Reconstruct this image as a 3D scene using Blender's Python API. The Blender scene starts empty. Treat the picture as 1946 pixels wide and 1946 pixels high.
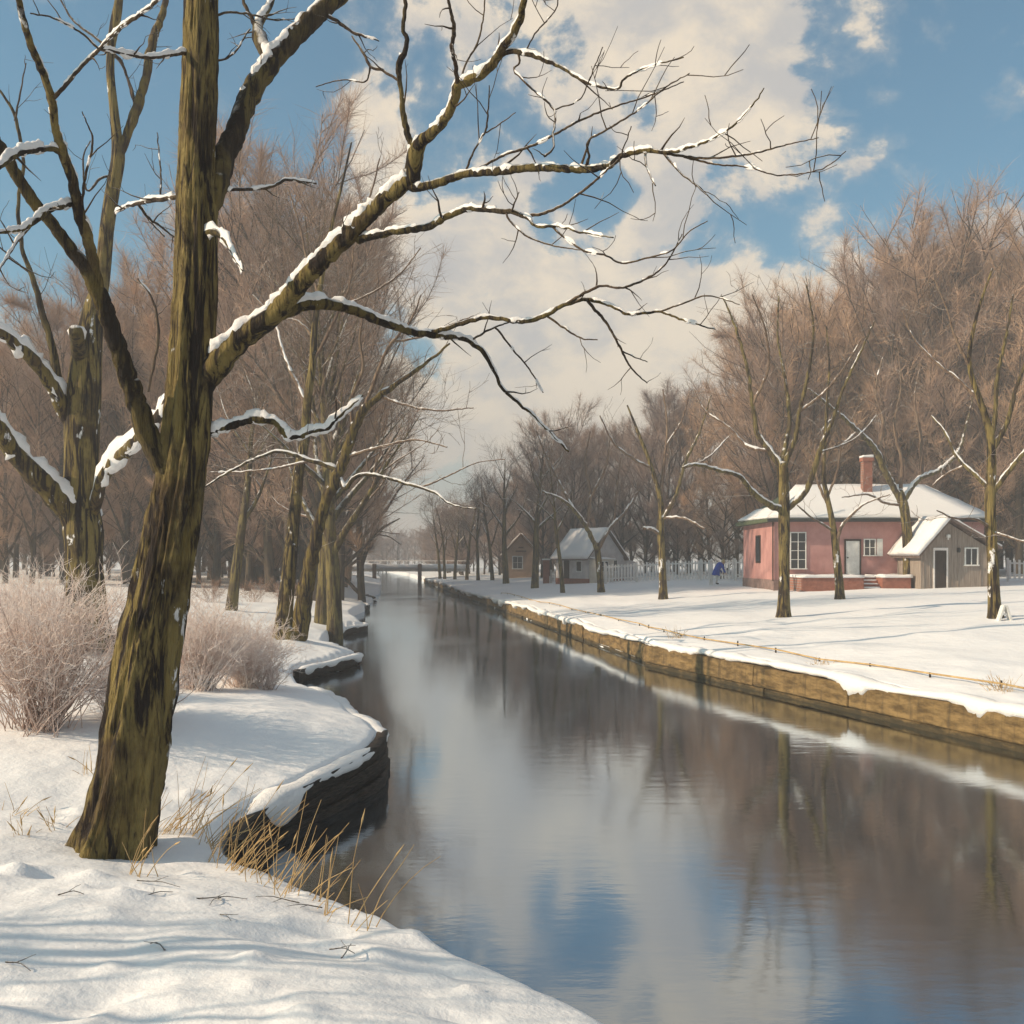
import bpy, bmesh, math, random
import numpy as np
from mathutils import Vector, noise as mnoise

C = bpy.context.scene.collection
S = bpy.context.scene
RAD = math.radians

# ------------------------------------------------------------------ camera
H = 2.6                     # eye height above the canal water
F, U0, V0 = 1914.0, 973.0, 1066.0
cam_d = bpy.data.cameras.new('camera')
cam = bpy.data.objects.new('camera', cam_d)
C.objects.link(cam)
cam.location = (0, 0, H)
cam.rotation_euler = (RAD(90), 0, 0)
cam_d.sensor_width = 36
cam_d.lens = F / 1946 * 36
cam_d.shift_y = (V0 - 973) / 1946
cam_d.clip_start = 0.05
cam_d.clip_end = 3000
S.camera = cam

# ------------------------------------------------------------------ light
SUN_AZ, SUN_EL = 14.0, 30.0     # the sunlight travels to the right and a little away from the eye
sx, sy = math.cos(RAD(SUN_AZ)), math.sin(RAD(SUN_AZ))
sun_d = bpy.data.lights.new('sun', 'SUN')
sun_d.energy = 5.0
sun_d.angle = RAD(0.6)
sun_d.color = (1.0, 0.79, 0.56)
sun = bpy.data.objects.new('sun', sun_d)
C.objects.link(sun)
sun.location = (-20, -10, 30)
sun.rotation_euler = Vector((sx * math.cos(RAD(SUN_EL)), sy * math.cos(RAD(SUN_EL)), -math.sin(RAD(SUN_EL)))).to_track_quat('-Z', 'Y').to_euler()

S.view_settings.view_transform = 'Standard'
S.view_settings.look = 'None'
S.view_settings.exposure = 0.21
S.view_settings.gamma = 1.0
S.view_settings.use_curve_mapping = False
try:
    S.cycles.max_bounces = 6
    S.cycles.transparent_max_bounces = 8
    S.cycles.volume_bounces = 0
except Exception:
    pass


def pix_dir(u, v):
    return Vector(((u - U0) / F, 1, (V0 - v) / F)).normalized()


W = bpy.data.worlds.new('World')
S.world = W
W.use_nodes = True
nt = W.node_tree
for n in list(nt.nodes):
    nt.nodes.remove(n)


class NB:
    """small helper to write node trees"""
    def __init__(self, tree):
        self.t = tree

    def n(self, kind, **kw):
        nd = self.t.nodes.new(kind)
        for k, v in kw.items():
            setattr(nd, k, v)
        return nd

    def l(self, a, b):
        self.t.links.new(a, b)

    def put(self, sock, val):
        if isinstance(val, bpy.types.NodeSocket):
            self.l(val, sock)
        else:
            sock.default_value = val

    def math(self, op, a, b=None, c=None, clamp=False):
        nd = self.n('ShaderNodeMath', operation=op, use_clamp=clamp)
        self.put(nd.inputs[0], a)
        if b is not None:
            self.put(nd.inputs[1], b)
        if c is not None:
            self.put(nd.inputs[2], c)
        return nd.outputs[0]

    def vmath(self, op, a, b=None):
        nd = self.n('ShaderNodeVectorMath', operation=op)
        self.put(nd.inputs[0], a)
        if b is not None:
            self.put(nd.inputs[1], b)
        return nd.outputs['Value'] if op in ('DOT_PRODUCT', 'LENGTH') else nd.outputs[0]

    def rng(self, v, a, b, c=0.0, d=1.0, smooth=True):
        nd = self.n('ShaderNodeMapRange')
        nd.interpolation_type = 'SMOOTHSTEP' if smooth else 'LINEAR'
        nd.clamp = True
        self.put(nd.inputs['Value'], v)
        nd.inputs['From Min'].default_value = a
        nd.inputs['From Max'].default_value = b
        nd.inputs['To Min'].default_value = c
        nd.inputs['To Max'].default_value = d
        return nd.outputs['Result']

    def mix(self, f, a, b, blend='MIX'):
        nd = self.n('ShaderNodeMix', data_type='RGBA', blend_type=blend)
        self.put(nd.inputs[0], f)
        self.put(nd.inputs[6], a if isinstance(a, bpy.types.NodeSocket) else (*a, 1))
        self.put(nd.inputs[7], b if isinstance(b, bpy.types.NodeSocket) else (*b, 1))
        return nd.outputs[2]

    def noise(self, vec, scale, detail=4, rough=0.55, dist=0.0):
        nd = self.n('ShaderNodeTexNoise')
        if vec is not None:
            self.l(vec, nd.inputs['Vector'])
        nd.inputs['Scale'].default_value = scale
        nd.inputs['Detail'].default_value = detail
        nd.inputs['Roughness'].default_value = rough
        nd.inputs['Distortion'].default_value = dist
        return nd.outputs['Fac']

    def mapping(self, vec, scale=(1, 1, 1), loc=(0, 0, 0), rot=(0, 0, 0)):
        nd = self.n('ShaderNodeMapping')
        self.l(vec, nd.inputs['Vector'])
        nd.inputs['Scale'].default_value = scale
        nd.inputs['Location'].default_value = loc
        nd.inputs['Rotation'].default_value = rot
        return nd.outputs[0]


B = NB(nt)
sky = B.n('ShaderNodeTexSky', sky_type='NISHITA')
sky.sun_disc = False
sky.sun_elevation = RAD(SUN_EL)
sky.sun_rotation = math.atan2(-sx, -sy)
sky.altitude = 0
sky.air_density = 1.0
sky.dust_density = 1.6
sky.ozone_density = 1.6
tc = B.n('ShaderNodeTexCoord')
dirv = B.vmath('NORMALIZE', tc.outputs['Generated'])
warp = B.n('ShaderNodeTexNoise')
B.l(dirv, warp.inputs['Vector'])
warp.inputs['Scale'].default_value = 5
warp.inputs['Detail'].default_value = 3
wv = B.vmath('SUBTRACT', warp.outputs['Color'], (0.5, 0.5, 0.5))
sc_ = B.n('ShaderNodeVectorMath', operation='SCALE')
B.l(wv, sc_.inputs[0])
sc_.inputs['Scale'].default_value = 0.07
dw = B.vmath('ADD', dirv, sc_.outputs[0])
cn = B.noise(B.mapping(dw, (1, 1, 1.25), (3.1, 0.4, 1.7)), 8.5, 12, 0.60)
acc = B.math('ADD', B.math('MULTIPLY', B.math('SUBTRACT', cn, 0.5), 2.3), 0.47)
# where the clouds stand in the sky (directions), with a size and a weight
for (u, v, r, w) in [(1240, 30, 11, .22), (1140, 180, 9, .24), (1010, 220, 7, .20), (860, 250, 7, .26), (1090, 390, 7, .22), (1260, 455, 4.5, .26), (985, 545, 9, .28),
                     (930, 680, 13, .30), (1330, 560, 9, .14), (1500, 130, 11, .17), (1150, 640, 10, .24), (1560, 480, 9, .12), (1250, 250, 7, .12), (1400, 250, 8, .14), (1080, 480, 6, .08), (640, 60, 6, .10),
                     (780, 120, 6, -.30), (1920, 50, 11, -.28), (1640, 300, 7, -.18), (1330, 370, 5, -.30), (960, 345, 5, -.24), (1250, 420, 4, -.2), (1010, 470, 4, -.14), (250, 300, 15, -.30), (960, 60, 4, -.14), (1020, 330, 3, -.12), (1180, 300, 3, -.12)]:
    d = pix_dir(u, v)
    dp = B.vmath('DOT_PRODUCT', dw, tuple(d))
    acc = B.math('ADD', acc, B.rng(dp, math.cos(RAD(r)), 1.0, 0.0, w))
cmask = B.math('ADD', B.math('MULTIPLY', B.rng(acc, 0.50, 0.66), 0.62), B.math('MULTIPLY', B.rng(acc, 0.34, 0.74), 0.38))
shade = B.rng(B.noise(B.mapping(dw, (1, 1, 1.5), (0.7, 2.0, 0.25)), 9, 9, 0.62), 0.34, 0.60)
ccol = B.mix(shade, (5.1, 4.85, 4.6), (8.2, 6.95, 5.35))
skyc = B.mix(0.05, B.mix(1.0, sky.outputs[0], (0.56, 1.07, 1.08), 'MULTIPLY'), (4.6, 5.0, 5.2))
sep = B.n('ShaderNodeSeparateXYZ')
B.l(dirv, sep.inputs[0])
hz = B.rng(sep.outputs['Z'], 0.0, 0.24, 0.80, 0.0)
base = B.mix(B.math('MULTIPLY', cmask, 0.92), skyc, ccol)
full = B.mix(hz, base, (6.6, 5.8, 4.9))
bg = B.n('ShaderNodeBackground')
B.l(full, bg.inputs['Color'])
bg.inputs['Strength'].default_value = 0.103
wo = B.n('ShaderNodeOutputWorld')
B.l(bg.outputs[0], wo.inputs['Surface'])


# ------------------------------------------------------------------ materials
def mat(name, build):
    m = bpy.data.materials.new(name)
    m.use_nodes = True
    t = m.node_tree
    for n in list(t.nodes):
        t.nodes.remove(n)
    b = NB(t)
    out = b.n('ShaderNodeOutputMaterial')
    p = b.n('ShaderNodeBsdfPrincipled')
    b.l(p.outputs[0], out.inputs['Surface'])
    p.inputs['Roughness'].default_value = 0.85
    p.inputs['Specular IOR Level'].default_value = 0.25
    build(b, p, out)
    return m


def bump(b, p, h, strength=0.5, dist=0.02):
    nd = b.n('ShaderNodeBump')
    nd.inputs['Strength'].default_value = strength
    nd.inputs['Distance'].default_value = dist
    b.l(h, nd.inputs['Height'])
    b.l(nd.outputs[0], p.inputs['Normal'])


def coord(b, which='Object'):
    return b.n('ShaderNodeTexCoord').outputs[which]


def normal_z(b):
    g = b.n('ShaderNodeNewGeometry')
    s = b.n('ShaderNodeSeparateXYZ')
    b.l(g.outputs['Normal'], s.inputs[0])
    return s.outputs['Z']


SNOW = (0.84, 0.83, 0.83)


def bark(dark, mid, light, snow=0.6, scale=1.0, gate=(0.45, 0.75), fleck=0):
    def f(b, p, out):
        v = coord(b)
        st = b.mapping(v, (9 * scale, 9 * scale, 0.9 * scale))
        n1 = b.noise(st, 1.0, 7, 0.66, 0.9)
        n2 = b.noise(v, 1.7 * scale, 5, 0.6)
        n3 = b.noise(b.mapping(v, (22 * scale, 22 * scale, 3 * scale)), 1.0, 4, 0.6, 0.3)
        c = b.mix(b.rng(n1, 0.42, 0.58), dark, mid)
        c = b.mix(b.math('MULTIPLY', b.rng(n2, 0.36, 0.54), b.rng(n1, 0.43, 0.54)), c, light)
        c = b.mix(b.rng(n3, 0.55, 0.72, 0, 0.6), c, dark)
        if fleck > 0:
            fl = b.noise(b.mapping(v, (3.2 * scale, 3.2 * scale, 1.7 * scale), (4, 2, 1)), 1.0, 7, 0.62)
            c = b.mix(b.math('MULTIPLY', b.rng(fl, 0.635, 0.67), b.rng(n1, 0.40, 0.50, 0.2, 1)), c, SNOW)
        if snow > 0:
            z = b.math('ADD', normal_z(b), b.math('MULTIPLY', b.math('SUBTRACT', b.noise(v, 7, 4), 0.5), 1.1))
            c = b.mix(b.rng(z, gate[0], gate[1], 0, snow), c, SNOW)
        b.l(c, p.inputs['Base Color'])
        bump(b, p, b.math('ADD', n1, b.math('MULTIPLY', n3, 0.6)), 1.0, 0.10)
    return f


M = {}
M['bark_main'] = mat('bark_main', bark((0.020, 0.013, 0.010), (0.090, 0.060, 0.027), (0.225, 0.170, 0.058), 0.8, 1.0, (0.5, 0.8), 1))
M['bark_root'] = mat('bark_root', bark((0.020, 0.013, 0.010), (0.075, 0.052, 0.026), (0.15, 0.115, 0.045), 0.0))
M['bark_dark'] = mat('bark_dark', bark((0.028, 0.018, 0.013), (0.080, 0.052, 0.028), (0.17, 0.125, 0.035), 0.8, 1.0, (0.5, 0.8), 1))
M['limb'] = mat('limb_bark', bark((0.022, 0.015, 0.011), (0.060, 0.042, 0.024), (0.14, 0.105, 0.035), 0.75))
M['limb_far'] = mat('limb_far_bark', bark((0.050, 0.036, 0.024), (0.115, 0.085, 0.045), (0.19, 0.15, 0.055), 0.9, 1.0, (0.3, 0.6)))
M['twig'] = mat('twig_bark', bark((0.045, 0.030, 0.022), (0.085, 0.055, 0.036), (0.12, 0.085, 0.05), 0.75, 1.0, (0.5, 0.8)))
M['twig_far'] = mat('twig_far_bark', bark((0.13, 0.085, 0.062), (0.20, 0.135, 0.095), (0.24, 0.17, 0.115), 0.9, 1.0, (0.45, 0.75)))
M['trunk_wood'] = mat('wood_trunk_bark', bark((0.045, 0.032, 0.026), (0.085, 0.062, 0.046), (0.11, 0.085, 0.05), 0.0))


def crown_mat(c1, c2):
    def f(b, p, out):
        oi = b.n('ShaderNodeObjectInfo')
        v = coord(b)
        c = b.mix(oi.outputs['Random'], c1, c2)
        n = b.noise(v, 0.45, 3)
        c = b.mix(b.rng(n, 0.35, 0.65, 0, 0.45), c, c2)
        b.l(c, p.inputs['Base Color'])
        p.inputs['Roughness'].default_value = 1
        p.inputs['Specular IOR Level'].default_value = 0.0
    return f


M['crown_brown'] = mat('bare_crown_brown', crown_mat((0.31, 0.225, 0.195), (0.56, 0.37, 0.24)))
M['crown_mauve'] = mat('bare_crown_mauve', crown_mat((0.29, 0.225, 0.21), (0.40, 0.285, 0.22)))


def f_snow(b, p, out):
    v = coord(b)
    n = b.noise(v, 0.7, 5)
    c = b.mix(n, (0.80, 0.80, 0.82), (0.87, 0.855, 0.845))
    b.l(c, p.inputs['Base Color'])
    p.inputs['Roughness'].default_value = 0.8
    g = b.noise(v, 26, 5, 0.65)
    h = b.noise(v, 3.0, 5, 0.55)
    bump(b, p, b.math('ADD', b.math('MULTIPLY', g, 0.16), h), 0.45, 0.08)


M['snow'] = mat('snow', f_snow)


def f_capsnow(b, p, out):
    v = coord(b)
    c = b.mix(b.noise(v, 6, 3), (0.78, 0.77, 0.77), (0.87, 0.85, 0.84))
    b.l(c, p.inputs['Base Color'])
    bump(b, p, b.noise(v, 30, 6, 0.7), 0.7, 0.03)


M['capsnow'] = mat('lying_snow', f_capsnow)


def f_water(b, p, out):
    v = coord(b)
    p.inputs['Base Color'].default_value = (0.020, 0.021, 0.022, 1)
    p.inputs['Roughness'].default_value = 0.08
    p.inputs['Specular IOR Level'].default_value = 0.5
    p.inputs['IOR'].default_value = 1.33
    big = b.noise(b.mapping(v, (0.35, 0.12, 1)), 1.0, 4)
    fine = b.noise(b.mapping(v, (1.3, 3.4, 1)), 1.5, 4, 0.6)
    b.l(b.rng(big, 0.35, 0.7, 0.05, 0.16), p.inputs['Roughness'])
    gl = b.n('ShaderNodeBsdfGlossy')
    gl.inputs['Color'].default_value = (0.69, 0.765, 0.84, 1)
    b.l(b.rng(big, 0.35, 0.7, 0.04, 0.13), gl.inputs['Roughness'])
    bm = b.n('ShaderNodeBump')
    bm.inputs['Strength'].default_value = 0.055
    bm.inputs['Distance'].default_value = 0.03
    b.l(fine, bm.inputs['Height'])
    b.l(bm.outputs[0], p.inputs['Normal'])
    b.l(bm.outputs[0], gl.inputs['Normal'])
    lw = b.n('ShaderNodeLayerWeight')
    lw.inputs['Blend'].default_value = 0.5
    fac = b.rng(lw.outputs['Facing'], 0.35, 1.0, 0.34, 0.95, smooth=False)
    mx = b.n('ShaderNodeMixShader')
    b.l(fac, mx.inputs[0])
    b.l(p.outputs[0], mx.inputs[1])
    b.l(gl.outputs[0], mx.inputs[2])
    b.l(mx.outputs[0], out.inputs['Surface'])


M['water'] = mat('canal_water', f_water)


def flat(c1, c2, scale=3.0, stretch=(1, 1, 1), rough=0.85, bs=0.3, bd=0.01, detail=5):
    def f(b, p, out):
        v = b.mapping(coord(b), stretch)
        n = b.noise(v, scale, detail, 0.6)
        b.l(b.mix(b.rng(n, 0.3, 0.7), c1, c2), p.inputs['Base Color'])
        p.inputs['Roughness'].default_value = rough
        bump(b, p, n, bs, bd)
    return f




def wallstain(c1, c2, dirt):
    def f(b, p, out):
        v = coord(b)
        n = b.noise(v, 1.3, 7, 0.62)
        st = b.noise(b.mapping(v, (3.5, 3.5, 0.35)), 1.6, 6, 0.65)
        c = b.mix(b.rng(n, 0.32, 0.68), c1, c2)
        c = b.mix(b.rng(st, 0.52, 0.78, 0, 0.6), c, dirt)
        f2 = b.noise(v, 9, 4, 0.6)
        c = b.mix(b.rng(f2, 0.62, 0.72, 0, 0.35), c, (0.66, 0.42, 0.37))
        b.l(c, p.inputs['Base Color'])
        p.inputs['Roughness'].default_value = 0.92
        bump(b, p, b.math('ADD', n, b.math('MULTIPLY', f2, 0.4)), 0.4, 0.02)
    return f


def f_wall(b, p, out):
    v = coord(b)
    n = b.noise(b.mapping(v, (1, 1, 3.5)), 2.6, 8, 0.65)
    st = b.noise(b.mapping(v, (5, 5, 0.5)), 1.5, 6, 0.65)
    c = b.mix(b.rng(n, 0.32, 0.68), (0.085, 0.054, 0.022), (0.25, 0.165, 0.070))
    c = b.mix(b.rng(st, 0.5, 0.7, 0, 0.65), c, (0.060, 0.042, 0.024))
    sp = b.n('ShaderNodeSeparateXYZ')
    b.l(v, sp.inputs[0])
    zz = b.math('ADD', sp.outputs['Z'], b.math('MULTIPLY', b.math('SUBTRACT', n, 0.5), 0.25))
    c = b.mix(b.rng(zz, 0.02, 0.16, 0.85, 0.0), c, (0.035, 0.030, 0.018))     # wet, algae dark foot of the wall
    b.l(c, p.inputs['Base Color'])
    bump(b, p, b.math('ADD', n, b.math('MULTIPLY', st, 0.5)), 0.8, 0.05)


M['timber_dark'] = mat('wet_timber', flat((0.008, 0.006, 0.005), (0.060, 0.043, 0.031), 7, (0.9, 0.9, 8), 0.6, 1.0, 0.06, 8))
M['wall_block'] = mat('ochre_wall', f_wall)
M['pink'] = mat('pink_plaster', wallstain((0.40, 0.195, 0.180), (0.51, 0.27, 0.25), (0.28, 0.16, 0.145)))
M['plinth'] = mat('stone_plinth', flat((0.16, 0.11, 0.10), (0.26, 0.18, 0.16), 4))
M['white_paint'] = mat('white_paint', flat((0.62, 0.61, 0.58), (0.76, 0.75, 0.72), 5))
M['fence_paint'] = mat('fence_paint', flat((0.62, 0.58, 0.55), (0.76, 0.72, 0.69), 5))
M['shed_board'] = mat('weathered_board', flat((0.20, 0.16, 0.135), (0.34, 0.285, 0.24), 3, (7, 7, 0.5), 0.9, 0.6, 0.02))
M['grey_board'] = mat('grey_plaster', flat((0.46, 0.43, 0.43), (0.58, 0.55, 0.54), 2))
M['cream'] = mat('cream_plaster', flat((0.55, 0.49, 0.42), (0.66, 0.60, 0.52), 2))
M['tan_wall'] = mat('tan_plaster', flat((0.40, 0.27, 0.18), (0.52, 0.36, 0.25), 2))
M['dark_wood'] = mat('dark_wood', flat((0.030, 0.022, 0.018), (0.060, 0.044, 0.035), 6, (4, 4, 0.6)))
M['green_tile'] = mat('mossy_tile', flat((0.060, 0.085, 0.045), (0.12, 0.14, 0.08), 6))
M['roof_dark'] = mat('roof_tile', flat((0.10, 0.075, 0.065), (0.17, 0.12, 0.10), 6))
M['brown_board'] = mat('brown_board', flat((0.14, 0.085, 0.055), (0.22, 0.14, 0.09), 4, (6, 6, 0.6)))
M['straw'] = mat('straw', flat((0.36, 0.23, 0.10), (0.56, 0.40, 0.20), 5))
M['shrub_pink'] = mat('frosted_twig', flat((0.68, 0.52, 0.45), (0.90, 0.83, 0.78), 5))
M['shrub_dark'] = mat('shrub_stem', flat((0.34, 0.24, 0.20), (0.66, 0.53, 0.47), 5))
M['iron'] = mat('dark_iron', flat((0.03, 0.03, 0.03), (0.05, 0.05, 0.05), 5))
M['blue_cloth'] = mat('blue_cloth', flat((0.012, 0.045, 0.30), (0.02, 0.075, 0.42), 6))
M['pale_cloth'] = mat('pale_cloth', flat((0.50, 0.47, 0.44), (0.62, 0.58, 0.54), 6))
M['skin'] = mat('skin', flat((0.50, 0.31, 0.23), (0.56, 0.36, 0.27), 6))
M['hair'] = mat('fair_hair', flat((0.45, 0.32, 0.15), (0.60, 0.45, 0.23), 12))
M['concrete'] = mat('bridge_concrete', flat((0.40, 0.36, 0.32), (0.52, 0.47, 0.42), 3))
M['litter'] = mat('leaf_litter', flat((0.20, 0.11, 0.07), (0.32, 0.19, 0.12), 5))


def f_glass(b, p, out):
    p.inputs['Base Color'].default_value = (0.018, 0.020, 0.024, 1)
    p.inputs['Roughness'].default_value = 0.12
    p.inputs['Specular IOR Level'].default_value = 0.6


M['glass'] = mat('window_glass', f_glass)


def f_brick(b, p, out):
    v = coord(b)
    br = b.n('ShaderNodeTexBrick')
    b.l(b.mapping(v, (1, 1, 1), (0, 0, 0), (RAD(90), 0, 0)), br.inputs['Vector'])
    br.inputs['Color1'].default_value = (0.27, 0.095, 0.06, 1)
    br.inputs['Color2'].default_value = (0.35, 0.13, 0.085, 1)
    br.inputs['Mortar'].default_value = (0.28, 0.21, 0.18, 1)
    br.inputs['Scale'].default_value = 4.2
    br.inputs['Mortar Size'].default_value = 0.012
    n = b.noise(v, 5, 5)
    b.l(b.mix(b.rng(n, 0.4, 0.7, 0, 0.5), br.outputs['Color'], (0.17, 0.065, 0.045)), p.inputs['Base Color'])


M['brick'] = mat('red_brick', f_brick)


# ------------------------------------------------------------------ object helpers
def tag(o, label=None, cat=None, group=None, kind=None):
    if label:
        o['label'] = label
    if cat:
        o['category'] = cat
    if group:
        o['group'] = group
    if kind:
        o['kind'] = kind
    return o


def thing(name, label, cat, loc=(0, 0, 0), group=None, rotz=0.0):
    o = bpy.data.objects.new(name, None)
    C.objects.link(o)
    o.location = loc
    o.rotation_euler = (0, 0, rotz)
    o.empty_display_size = 0.2
    return tag(o, label, cat, group)


def copy_tree(o, parent=None):
    c = o.copy()
    C.objects.link(c)
    if parent:
        c.parent = parent
    for ch in o.children:
        copy_tree(ch, c)
    return c


def mesh_np(name, verts, faces_by_n, m, parent=None, smooth=True, origin=None):
    """verts (N,3); faces_by_n: list of integer arrays (K, n)"""
    verts = np.asarray(verts, dtype=np.float32)
    if origin is not None:
        verts = verts - np.asarray(origin, dtype=np.float32)
    me = bpy.data.meshes.new(name)
    loops, starts, cnt = [], [], 0
    for fa in faces_by_n:
        fa = np.asarray(fa, dtype=np.int32)
        if fa.size == 0:
            continue
        k, n = fa.shape
        loops.append(fa.ravel())
        starts.append(cnt + np.arange(k, dtype=np.int32) * n)
        cnt += k * n
    loops = np.concatenate(loops)
    starts = np.concatenate(starts)
    me.vertices.add(len(verts))
    me.vertices.foreach_set('co', verts.ravel())
    me.loops.add(len(loops))
    me.loops.foreach_set('vertex_index', loops)
    me.polygons.add(len(starts))
    me.polygons.foreach_set('loop_start', starts)
    me.update(calc_edges=True)
    me.validate()
    if smooth:
        me.polygons.foreach_set('use_smooth', np.ones(len(me.polygons), dtype=bool))
    o = bpy.data.objects.new(name, me)
    C.objects.link(o)
    if m:
        me.materials.append(m)
    if parent:
        o.parent = parent
    return o


class Tubes:
    """collects tapered tubes (pts Kx3, radii K) and builds one mesh"""
    def __init__(self):
        self.g = {}

    def add(self, P, R, sides=6):
        P = np.asarray(P, dtype=float)
        self.g.setdefault((len(P), sides), []).append((P, np.asarray(R, dtype=float)))

    def __len__(self):
        return sum(len(v) for v in self.g.values())

    def arrays(self):
        V, Q, T, off = [], [], [], 0
        for (K, s), lst in self.g.items():
            P = np.stack([a for a, _ in lst])
            R = np.stack([b for _, b in lst])
            N = len(lst)
            tang = np.gradient(P, axis=1)
            tang /= np.linalg.norm(tang, axis=2, keepdims=True) + 1e-9
            mean = P[:, -1] - P[:, 0]
            mean /= np.linalg.norm(mean, axis=1, keepdims=True) + 1e-9
            ref = np.where(np.abs(mean[:, 2:3]) < 0.8, np.array([[0, 0, 1.0]]), np.array([[0.35, 1.0, 0.0]]))
            ref = np.repeat(ref[:, None, :], K, axis=1)
            a = np.cross(tang, ref)
            a /= np.linalg.norm(a, axis=2, keepdims=True) + 1e-9
            b = np.cross(a, tang)
            th = np.arange(s) / s * 2 * np.pi
            ring = a[:, :, None, :] * np.cos(th)[None, None, :, None] + b[:, :, None, :] * np.sin(th)[None, None, :, None]
            vv = P[:, :, None, :] + ring * R[:, :, None, None]
            V.append(vv.reshape(-1, 3))
            idx = off + np.arange(N * K * s).reshape(N, K, s)
            i0, i1 = idx[:, :-1], idx[:, 1:]
            q = np.stack([i0, np.roll(i0, -1, axis=2), np.roll(i1, -1, axis=2), i1], axis=-1).reshape(-1, 4)
            Q.append(q)
            off += N * K * s
        return np.concatenate(V), [np.concatenate(Q)]

    def build(self, name, m, parent=None, origin=None):
        v, f = self.arrays()
        return mesh_np(name, v, f, m, parent, True, origin)


class Boxes:
    """collects boxes, prisms and polygons into one mesh"""
    def __init__(self):
        self.v, self.f = [], []

    def box(self, x0, x1, y0, y1, z0, z1):
        k = len(self.v)
        self.v += [(x0, y0, z0), (x1, y0, z0), (x1, y1, z0), (x0, y1, z0), (x0, y0, z1), (x1, y0, z1), (x1, y1, z1), (x0, y1, z1)]
        self.f += [tuple(k + i for i in q) for q in [(0, 3, 2, 1), (4, 5, 6, 7), (0, 1, 5, 4), (1, 2, 6, 5), (2, 3, 7, 6), (3, 0, 4, 7)]]
        return self

    def solid(self, pts, faces):
        k = len(self.v)
        self.v += [tuple(p) for p in pts]
        self.f += [tuple(k + i for i in q) for q in faces]
        return self

    def prism(self, outline, y0, y1):
        """outline of (x,z) extruded along y"""
        n = len(outline)
        pts = [(x, y0, z) for x, z in outline] + [(x, y1, z) for x, z in outline]
        fc = [tuple(range(n)), tuple(range(2 * n - 1, n - 1, -1))]
        fc += [(i, i + n, (i + 1) % n + n, (i + 1) % n) for i in range(n)]
        return self.solid(pts, fc)

    def build(self, name, m, parent=None, bevel=0.0, smooth=False):
        me = bpy.data.meshes.new(name)
        me.from_pydata(self.v, [], self.f)
        bm = bmesh.new()
        bm.from_mesh(me)
        bmesh.ops.recalc_face_normals(bm, faces=bm.faces)
        if bevel > 0:
            bmesh.ops.bevel(bm, geom=list(bm.edges), offset=bevel, segments=2, affect='EDGES', clamp_overlap=True)
        bm.to_mesh(me)
        bm.free()
        if smooth:
            me.polygons.foreach_set('use_smooth', np.ones(len(me.polygons), dtype=bool))
        o = bpy.data.objects.new(name, me)
        C.objects.link(o)
        me.materials.append(m)
        if parent:
            o.parent = parent
        return o


def at(u, v, D):
    return np.array(((u - U0) / F * D, D, H + (V0 - v) / F * D))


# ------------------------------------------------------------------ the ground and the canal
LEFT = np.array([(4.2, -6), (3.2, -1), (2.2, 2.6), (0.98, 5.0), (-0.78, 6.8), (-1.45, 7.47), (-2.25, 8.15), (-2.55, 8.75), (-2.1, 9.85), (-1.52, 11.76), (-1.58, 12.4),
                 (-2.5, 15.0), (-3.95, 18.6), (-4.7, 21.6), (-3.8, 25.0), (-4.0, 26.0), (-5.5, 29.2), (-6.15, 34.2), (-5.35, 37.0), (-5.7, 38.4), (-7.4, 46), (-7.6, 53), (-8.7, 57),
                 (-8.7, 64), (-9.9, 68), (-10.4, 79), (-12.3, 95), (-16, 123), (-23, 170), (-40, 260), (-160, 700)])
_d = []
for _a, _b in zip(LEFT[:-1], LEFT[1:]):
    _n = max(1, int(np.hypot(*(_b - _a)) / 0.22)) if 3.5 < _a[1] < 42 else 1
    _d += [_a + (_b - _a) * k / _n for k in range(_n)]
_d = np.array(_d + [LEFT[-1]])
_m = (_d[:, 1] > 4) & (_d[:, 1] < 41)
for _ in range(6):
    _q = _d.copy()
    _q[1:-1] = 0.25 * _d[:-2] + 0.5 * _d[1:-1] + 0.25 * _d[2:]
    _d[_m] = _q[_m]
LEFT = _d
RIGHT = np.array([(13.0, -6), (10.6, 2), (9.75, 5), (7.05, 13.86), (3.49, 25.1), (0.64, 45.2), (-3.2, 70), (-7.3, 99), (-10.8, 124), (-17.5, 170), (-34, 260), (-150, 700)])


def right_x(y):
    return np.interp(y, RIGHT[:, 1], RIGHT[:, 0])


def left_x(y):
    return np.interp(y, LEFT[:, 1], LEFT[:, 0])


def dist_poly(X, Y, P):
    best = np.full(X.shape, 1e9)
    for (a, b) in zip(P[:-1], P[1:]):
        d = b - a
        t = np.clip(((X - a[0]) * d[0] + (Y - a[1]) * d[1]) / (d @ d), 0, 1)
        best = np.minimum(best, np.hypot(X - a[0] - t * d[0], Y - a[1] - t * d[1]))
    return best


EDGE_H = ([-6, 5, 7.6, 8.2, 9, 10, 12, 13, 15, 18.6, 22, 25, 30, 37, 60, 130], [.28, .28, .28, .30, .36, .44, .53, .50, .45, .38, .30, .30, .30, .28, .35, .5])


def sstep(t):
    t = np.clip(t, 0, 1)
    return t * t * (3 - 2 * t)


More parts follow.
